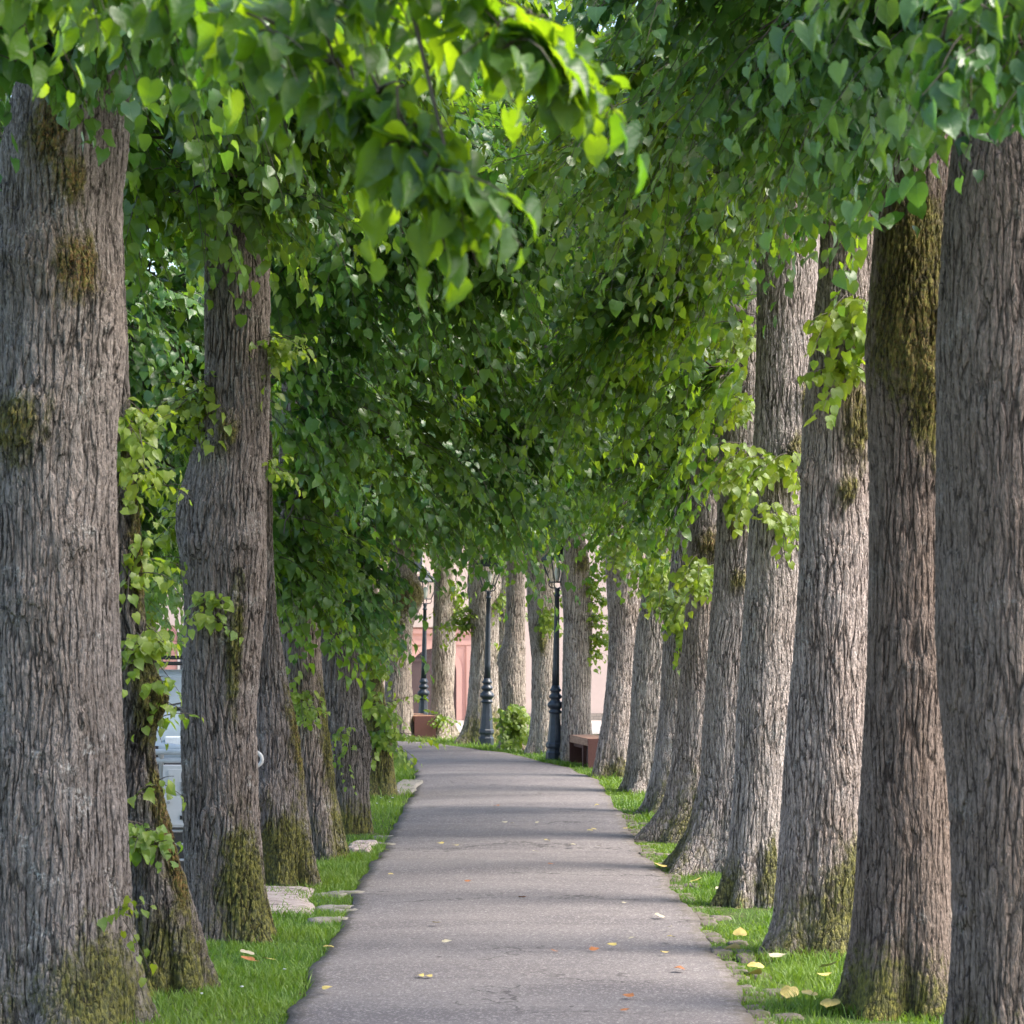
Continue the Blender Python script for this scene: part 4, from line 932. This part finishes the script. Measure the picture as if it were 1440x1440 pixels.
# ------------------------------------------------------------------ parked car (front towards the viewer)
def car():
    root = empty('parked_car', (-4.75, 34.6, .045), math.radians(-3))
    st = [(-.02,.28,.50,.62),(.10,.20,.66,.80),(.5,.18,.80,.86),(1.1,.18,.93,.88),(1.45,.18,.97,.89),(2.6,.18,.98,.89),(3.9,.18,.99,.88),(4.25,.22,.97,.84),(4.38,.32,.80,.74)]
    vs = []; fs = []; n = 14
    for (y,z0,z1,w) in st:
        zc = (z0+z1)/2; hz = (z1-z0)/2
        for k in range(n):
            a = 2*math.pi*(k+.5)/n; c, s = math.cos(a), math.sin(a)
            vs.append((w*math.copysign(abs(c)**.45,c), y, zc+hz*math.copysign(abs(s)**.45,s)))
    for i in range(len(st)-1):
        for k in range(n): fs.append((i*n+k, (i+1)*n+k, (i+1)*n+(k+1)%n, i*n+(k+1)%n))
    fs.append(tuple(range(n))); fs.append(tuple((len(st)-1)*n+k for k in reversed(range(n))))
    me = bpy.data.meshes.new('body'); me.from_pydata(vs,[],fs); me.materials.append(M['car_paint']); me.polygons.foreach_set('use_smooth',[True]*len(fs))
    b = link(bpy.data.objects.new('body', me), root); sb = b.modifiers.new('s','SUBSURF'); sb.levels = 2; sb.render_levels = 2
    # cabin
    def loft(name, rows, mat, par=root, sub=0):
        vs = []; fs = []
        for (y0,y1,z,w) in rows: vs += [(-w,y0,z),(w,y0,z),(w,y1,z),(-w,y1,z)]
        for i in range(len(rows)-1):
            for k in range(4): fs.append((4*i+k,4*i+(k+1)%4,4*i+4+(k+1)%4,4*i+4+k))
        fs.append((3,2,1,0)); m_ = 4*(len(rows)-1); fs.append((m_,m_+1,m_+2,m_+3))
        me = bpy.data.meshes.new(name); me.from_pydata(vs,[],fs); me.materials.append(mat)
        o = link(bpy.data.objects.new(name, me), par); bv = o.modifiers.new('b','BEVEL'); bv.width = .035; bv.segments = 3; return o
    loft('cabin', [(1.30,4.22,.90,.80),(2.02,3.98,1.38,.62),(2.25,3.85,1.42,.56)], M['car_paint'])
    def quad(name, ps, mat, par=root, off=(0,0,0)):
        me = bpy.data.meshes.new(name); me.from_pydata([tuple(np.array(p)+np.array(off)) for p in ps],[],[tuple(range(len(ps)))]); me.materials.append(mat)
        o = link(bpy.data.objects.new(name, me), par); so = o.modifiers.new('t','SOLIDIFY'); so.thickness = .006; return o
    quad('windscreen', [(-.72,1.385,.965),(.72,1.385,.965),(.60,1.955,1.345),(-.60,1.955,1.345)], M['car_glass'], off=(0,-.012,.012))
    quad('rear_window', [(.68,4.17,1.0),(-.68,4.17,1.0),(-.58,4.02,1.33),(.58,4.02,1.33)], M['car_glass'], off=(0,.014,.008))
    for s in (-1,1):
        ps = [(s*.765,1.62,.985),(s*.765,2.75,.985),(s*.655,2.75,1.32),(s*.655,2.08,1.32)]; quad('side_window', ps if s<0 else ps[::-1], M['car_glass'], off=(s*.014,0,0))
        ps = [(s*.765,2.83,.985),(s*.765,4.0,.985),(s*.655,3.88,1.32),(s*.655,2.83,1.32)]; quad('side_window', ps if s<0 else ps[::-1], M['car_glass'], off=(s*.014,0,0))
        for y in (.78,3.5):
            m = MB(); m.lathe([(.20,-.10),(.30,-.10),(.315,-.07),(.315,.07),(.30,.10),(.20,.10)],28); w = m.build('wheel', M['black'], root, smooth=False); w.rotation_euler = (0,math.pi/2,0); w.location = (s*.80,y,.315)
            m = MB(); m.lathe([(.19,-.104),(.19,.104)],20); m.build('rim', M['chrome'], w)
        m = MB(); m.box(-.15,.15,-.03,.03,-.06,.06); h_ = m.build('headlight', M['headlight'], root, bevel=.02); h_.location = (s*.56,.085,.60)
        m = MB(); m.box(-.07,.07,-.03,.03,-.12,.12); h_ = m.build('tail_light', M['tail'], root, bevel=.015); h_.location = (s*.72,4.33,.78)
        m = MB(); m.box(-.09,.09,-.05,.05,-.055,.055); h_ = m.build('wing_mirror', M['car_paint'], root, bevel=.02); h_.location = (s*.93,1.72,1.02)
        m = MB(); m.tube([(s*.56,2.15,1.42),(s*.56,2.2,1.47),(s*.56,3.8,1.47),(s*.56,3.85,1.42)], .014, 8); m.build('roof_rail', M['chrome'], root)
    m = MB(); m.box(-.70,.70,1.28,1.375,.955,.985); m.build('cowl', M['black'], root, bevel=.01)
    for x in (-.45,.15):
        m = MB(); m.tube([(x,1.36,.99),(x+.50,1.52,1.09)], .009, 6); m.build('wiper', M['black'], root)
    m = MB(); m.box(-.34,.34,-.025,.02,.40,.54); m.build('grille', M['black'], root)
    m = MB(); m.box(-.80,.80,.0,.16,.22,.36); m.build('bumper', M['black'], root, bevel=.03)
    m = MB(); m.box(-.26,.26,-.035,-.026,.26,.37); m.build('number_plate', M['box_paint'], root)
    rk = empty('roof_rack'); rk.parent = root
    m = MB()
    for y in (2.25,2.6,2.95,3.3,3.65): m.tube([(-.56,y,1.52),(.56,y,1.52)], .014, 8)
    for x in (-.5,.5): m.tube([(x,2.15,1.60),(x,3.75,1.60)], .014, 8)
    for y in (2.15,3.75): m.tube([(-.5,y,1.60),(.5,y,1.60)], .014, 8)
    for x in (-.5,.5):
        for y in (2.16,2.95,3.74): m.tube([(x,y,1.47),(x,y,1.60)], .012, 6)
    m.build('crossbar', M['black'], rk)
    tag(root, 'pale silver-blue estate car with roof rack parked behind the white railing', 'car')
car()

# ------------------------------------------------------------------ buildings
yb = 85.; zb = float(gz(0,yb))
def bx(px): return (px-720)/F*yb
def bz(py): return H+(HY-py)/F*yb
bd = empty('pink_building', (0,yb,zb)); tag(bd, 'pink plastered building with arched brown door closing the end of the path', 'building')
def W(name, x0,x1,z0,z1,mat,proud=0.,par=None,depth=.3,bevel=0):
    m = MB(); m.box(x0,x1,-proud,depth,z0-zb,z1-zb); return m.build(name, mat, par or bd, bevel=bevel)
W('wall', bx(515),bx(1050),zb-.3,9.5,M['plaster_pale'],0.,depth=9)
xa,xb_ = bx(565),bx(672)
W('portal_wall', xa,xb_,zb-.1,bz(882),M['plaster_pink'],.12)
W('cornice', xa-.08,xb_+.08,bz(882)+.002,bz(862),M['cornice'],.30)
W('cornice', xa-.04,xb_+.04,bz(890)-.02,bz(884)-.01,M['plaster_pink'],.22)
W('cornice', xa-.02,xb_+.02,bz(906)-.02,bz(900)-.01,M['plaster_pink'],.17)
W('plinth', bx(675),bx(1050),zb-.1,bz(1003),M['plinth'],.10)
W('plinth', bx(516),xa-.003,zb-.1,bz(1003),M['plinth'],.10)
W('pilaster', bx(656),bx(668),zb,bz(908),M['plaster_pink'],.19)
W('pilaster', bx(567),bx(572),zb,bz(908),M['plaster_pink'],.19)
# arched opening: ring of plaster standing proud, door leaf inside it
def arch_pts(xc, r, zs, n=20): return [(xc+r*math.cos(a), zs+r*math.sin(a)) for a in np.linspace(0,math.pi,n)]
xc = bx(609.5); hw = (bx(642)-bx(577))/2; zs = bz(912)-hw
m = MB(); inn = [(xc+hw,zb)]+arch_pts(xc,hw,zs)+[(xc-hw,zb)]; o2 = hw+.17; ot = [(xc+o2,zb)]+arch_pts(xc,o2,zs)+[(xc-o2,zb)]
n = len(inn); vs = [(x,-.20,z-zb) for x,z in inn]+[(x,-.20,z-zb) for x,z in ot]+[(x,-.121,z-zb) for x,z in inn]+[(x,-.121,z-zb) for x,z in ot]
fs = []
for i in range(n-1): fs += [(i,i+1,n+i+1,n+i),(2*n+i,2*n+i+1,i+1,i),(n+i,n+i+1,3*n+i+1,3*n+i)]
m.add(vs,fs); m.build('door_surround', M['plaster_pink'], bd)
dr = MB(); nn = len(inn); dr.add([(x,-.135,z-zb) for x,z in inn]+[(x,-.121,z-zb) for x,z in inn], [tuple(range(nn))]+[(i,(i+1)%nn,nn+(i+1)%nn,nn+i) for i in range(nn)])
d_ = dr.build('door', M['door'], bd)
m = MB()
m.box(xc-hw+.01,xc+hw-.01,-.17,-.137,bz(930)-zb,bz(927)-zb)
for a in np.linspace(.35,math.pi-.35,6): m.tube([(xc+.12*math.cos(a),-.15,bz(926)-zb+.12*math.sin(a)),(xc+(hw-.05)*math.cos(a),-.15,max(bz(926)-zb+.1,(zs-zb)+(hw-.05)*math.sin(a)))], .012, 6)
m.box(xc-.012,xc+.012,-.15,-.1355,0,bz(931)-zb)
m.build('door_moulding', M['door'], d_)
# windows on the upper wall
def window(par, xc, z0, w, h, frame, glass, shutter=None, y=0.):
    m = MB(); m.box(xc-w/2-.07,xc+w/2+.07,y-.07,y-.002,z0-.07,z0+h+.07); f = m.build('window', frame, par)
    m = MB(); m.box(xc-w/2,xc+w/2,y-.078,y-.0715,z0,z0+h); m.build('pane', glass, f)
    m = MB(); m.box(xc-.02,xc+.02,y-.092,y-.0785,z0,z0+h); m.box(xc-w/2,xc+w/2,y-.09,y-.0785,z0+h*.62,z0+h*.62+.035); m.build('glazing_bar', frame, f)
    if shutter:
        for s in (-1,1):
            m = MB(); x0 = xc+s*(w/2+.09); m.box(min(x0,x0+s*w*.5),max(x0,x0+s*w*.5),y-.05,y-.003,z0-.03,z0+h+.03); m.build('shutter', shutter, f)
for x in (-3.2,0.2,3.4,6.2): window(bd, x, 4.6, .9, 1.5, M['plaster_white'], M['pane'])
window(bd, bx(980), 1.0, .9, 1.4, M['plaster_white'], M['pane'])
m = MB(); x0, x1 = bx(515)-.3, bx(1050)+.3; m.add([(x0,-.5,9.5-zb+.003),(x1,-.5,9.5-zb+.003),(x1,9.5,9.5-zb+.003),(x0,9.5,9.5-zb+.003),(x0+.4,4.5,13-zb),(x1-.4,4.5,13-zb)], [(3,2,1,0),(0,1,5,4),(2,3,4,5),(1,2,5),(3,0,4)]); m.build('roof', M['roof'], bd)
wb_ = empty('cream_building', (-6.2,80,float(gz(0,80)))); zc = float(gz(0,80))
tag(wb_, 'cream house wall just left of the pink doorway, beyond the pale trunk', 'building')
m = MB(); m.box(-2.4,1.85,0,4.5,-.3,7.8); m.build('wall', M['plaster_white'], wb_)
for x in (-1.5,.4): window(wb_, x, 4.0, .8, 1.2, M['cornice'], M['pane'])
m = MB(); m.add([(-2.7,-.4,7.803),(2.15,-.4,7.803),(2.15,4.9,7.803),(-2.7,4.9,7.803),(-2.4,2.2,10.2),(1.9,2.2,10.2)], [(3,2,1,0),(0,1,5,4),(2,3,4,5),(1,2,5),(3,0,4)]); m.build('roof', M['roof'], wb_)
sh = empty('shuttered_house', (-10.5,74,float(gz(0,74)))); tag(sh, 'pale house with red shutters seen through the gap between the left trunks', 'building')
m = MB(); m.box(-14,1.8,0,7,-.3,6.5); m.build('wall', M['plaster_pale'], sh)
px_ = (246-720)/F*74+10.5
for x in (px_-.0+.55, px_-2.2, px_-5, px_-8): window(sh, x, 1.55, .8, 1.15, M['plaster_white'], M['pane'], M['shutter'])
for x in (px_+.55, px_-2.2, px_-5, px_-8): window(sh, x, 4.3, .8, 1.15, M['plaster_white'], M['pane'], M['shutter'])
m = MB(); m.add([(-14.3,-.4,6.503),(2.1,-.4,6.503),(2.1,7.4,6.503),(-14.3,7.4,6.503),(-13.8,3.5,9.4),(1.6,3.5,9.4)], [(3,2,1,0),(0,1,5,4),(2,3,4,5),(1,2,5),(3,0,4)]); m.build('roof', M['roof'], sh)

# ------------------------------------------------------------------ camera, light
cam = bpy.data.cameras.new('camera'); co = bpy.data.objects.new('camera', cam); col.objects.link(co); scene.camera = co
co.location = (0,0,H); co.rotation_euler = (math.pi/2,0,0)
cam.sensor_width = 36; cam.lens = F/1440*36; cam.shift_y = 147/1440; cam.clip_end = 3000; cam.clip_start = .1
cam.dof.use_dof = True; cam.dof.focus_distance = 25; cam.dof.aperture_fstop = 8
EL, AZ = 50, 98                                    # sun height and bearing (degrees from +y towards +x)
w = bpy.data.worlds.new('World'); scene.world = w; w.use_nodes = True; nt = w.node_tree
sky = nt.nodes.new('ShaderNodeTexSky'); sky.sky_type = 'NISHITA'; sky.sun_disc = False
sky.sun_elevation = math.radians(EL); sky.sun_rotation = math.radians(AZ); sky.dust_density = 2.5; sky.ozone_density = 1.; sky.air_density = 1.
bg = nt.nodes['Background']; nt.links.new(sky.outputs[0], bg.inputs['Color']); bg.inputs['Strength'].default_value = .15
sd = bpy.data.lights.new('sun', 'SUN'); sd.energy = 2.3; sd.angle = math.radians(30); sd.color = (1,.94,.84)
so = bpy.data.objects.new('sun', sd); col.objects.link(so)
dirv = Vector((math.sin(math.radians(AZ))*math.cos(math.radians(EL)), math.cos(math.radians(AZ))*math.cos(math.radians(EL)), math.sin(math.radians(EL))))
so.rotation_euler = dirv.to_track_quat('Z','Y').to_euler(); so.location = (10,10,30)
scene.render.engine = 'CYCLES'
scene.cycles.max_bounces = 5; scene.cycles.diffuse_bounces = 4; scene.cycles.transmission_bounces = 3; scene.cycles.glossy_bounces = 2; scene.cycles.transparent_max_bounces = 12
scene.view_settings.view_transform = 'Standard'; scene.view_settings.look = 'None'; scene.view_settings.exposure = 1.85; scene.view_settings.gamma = 1
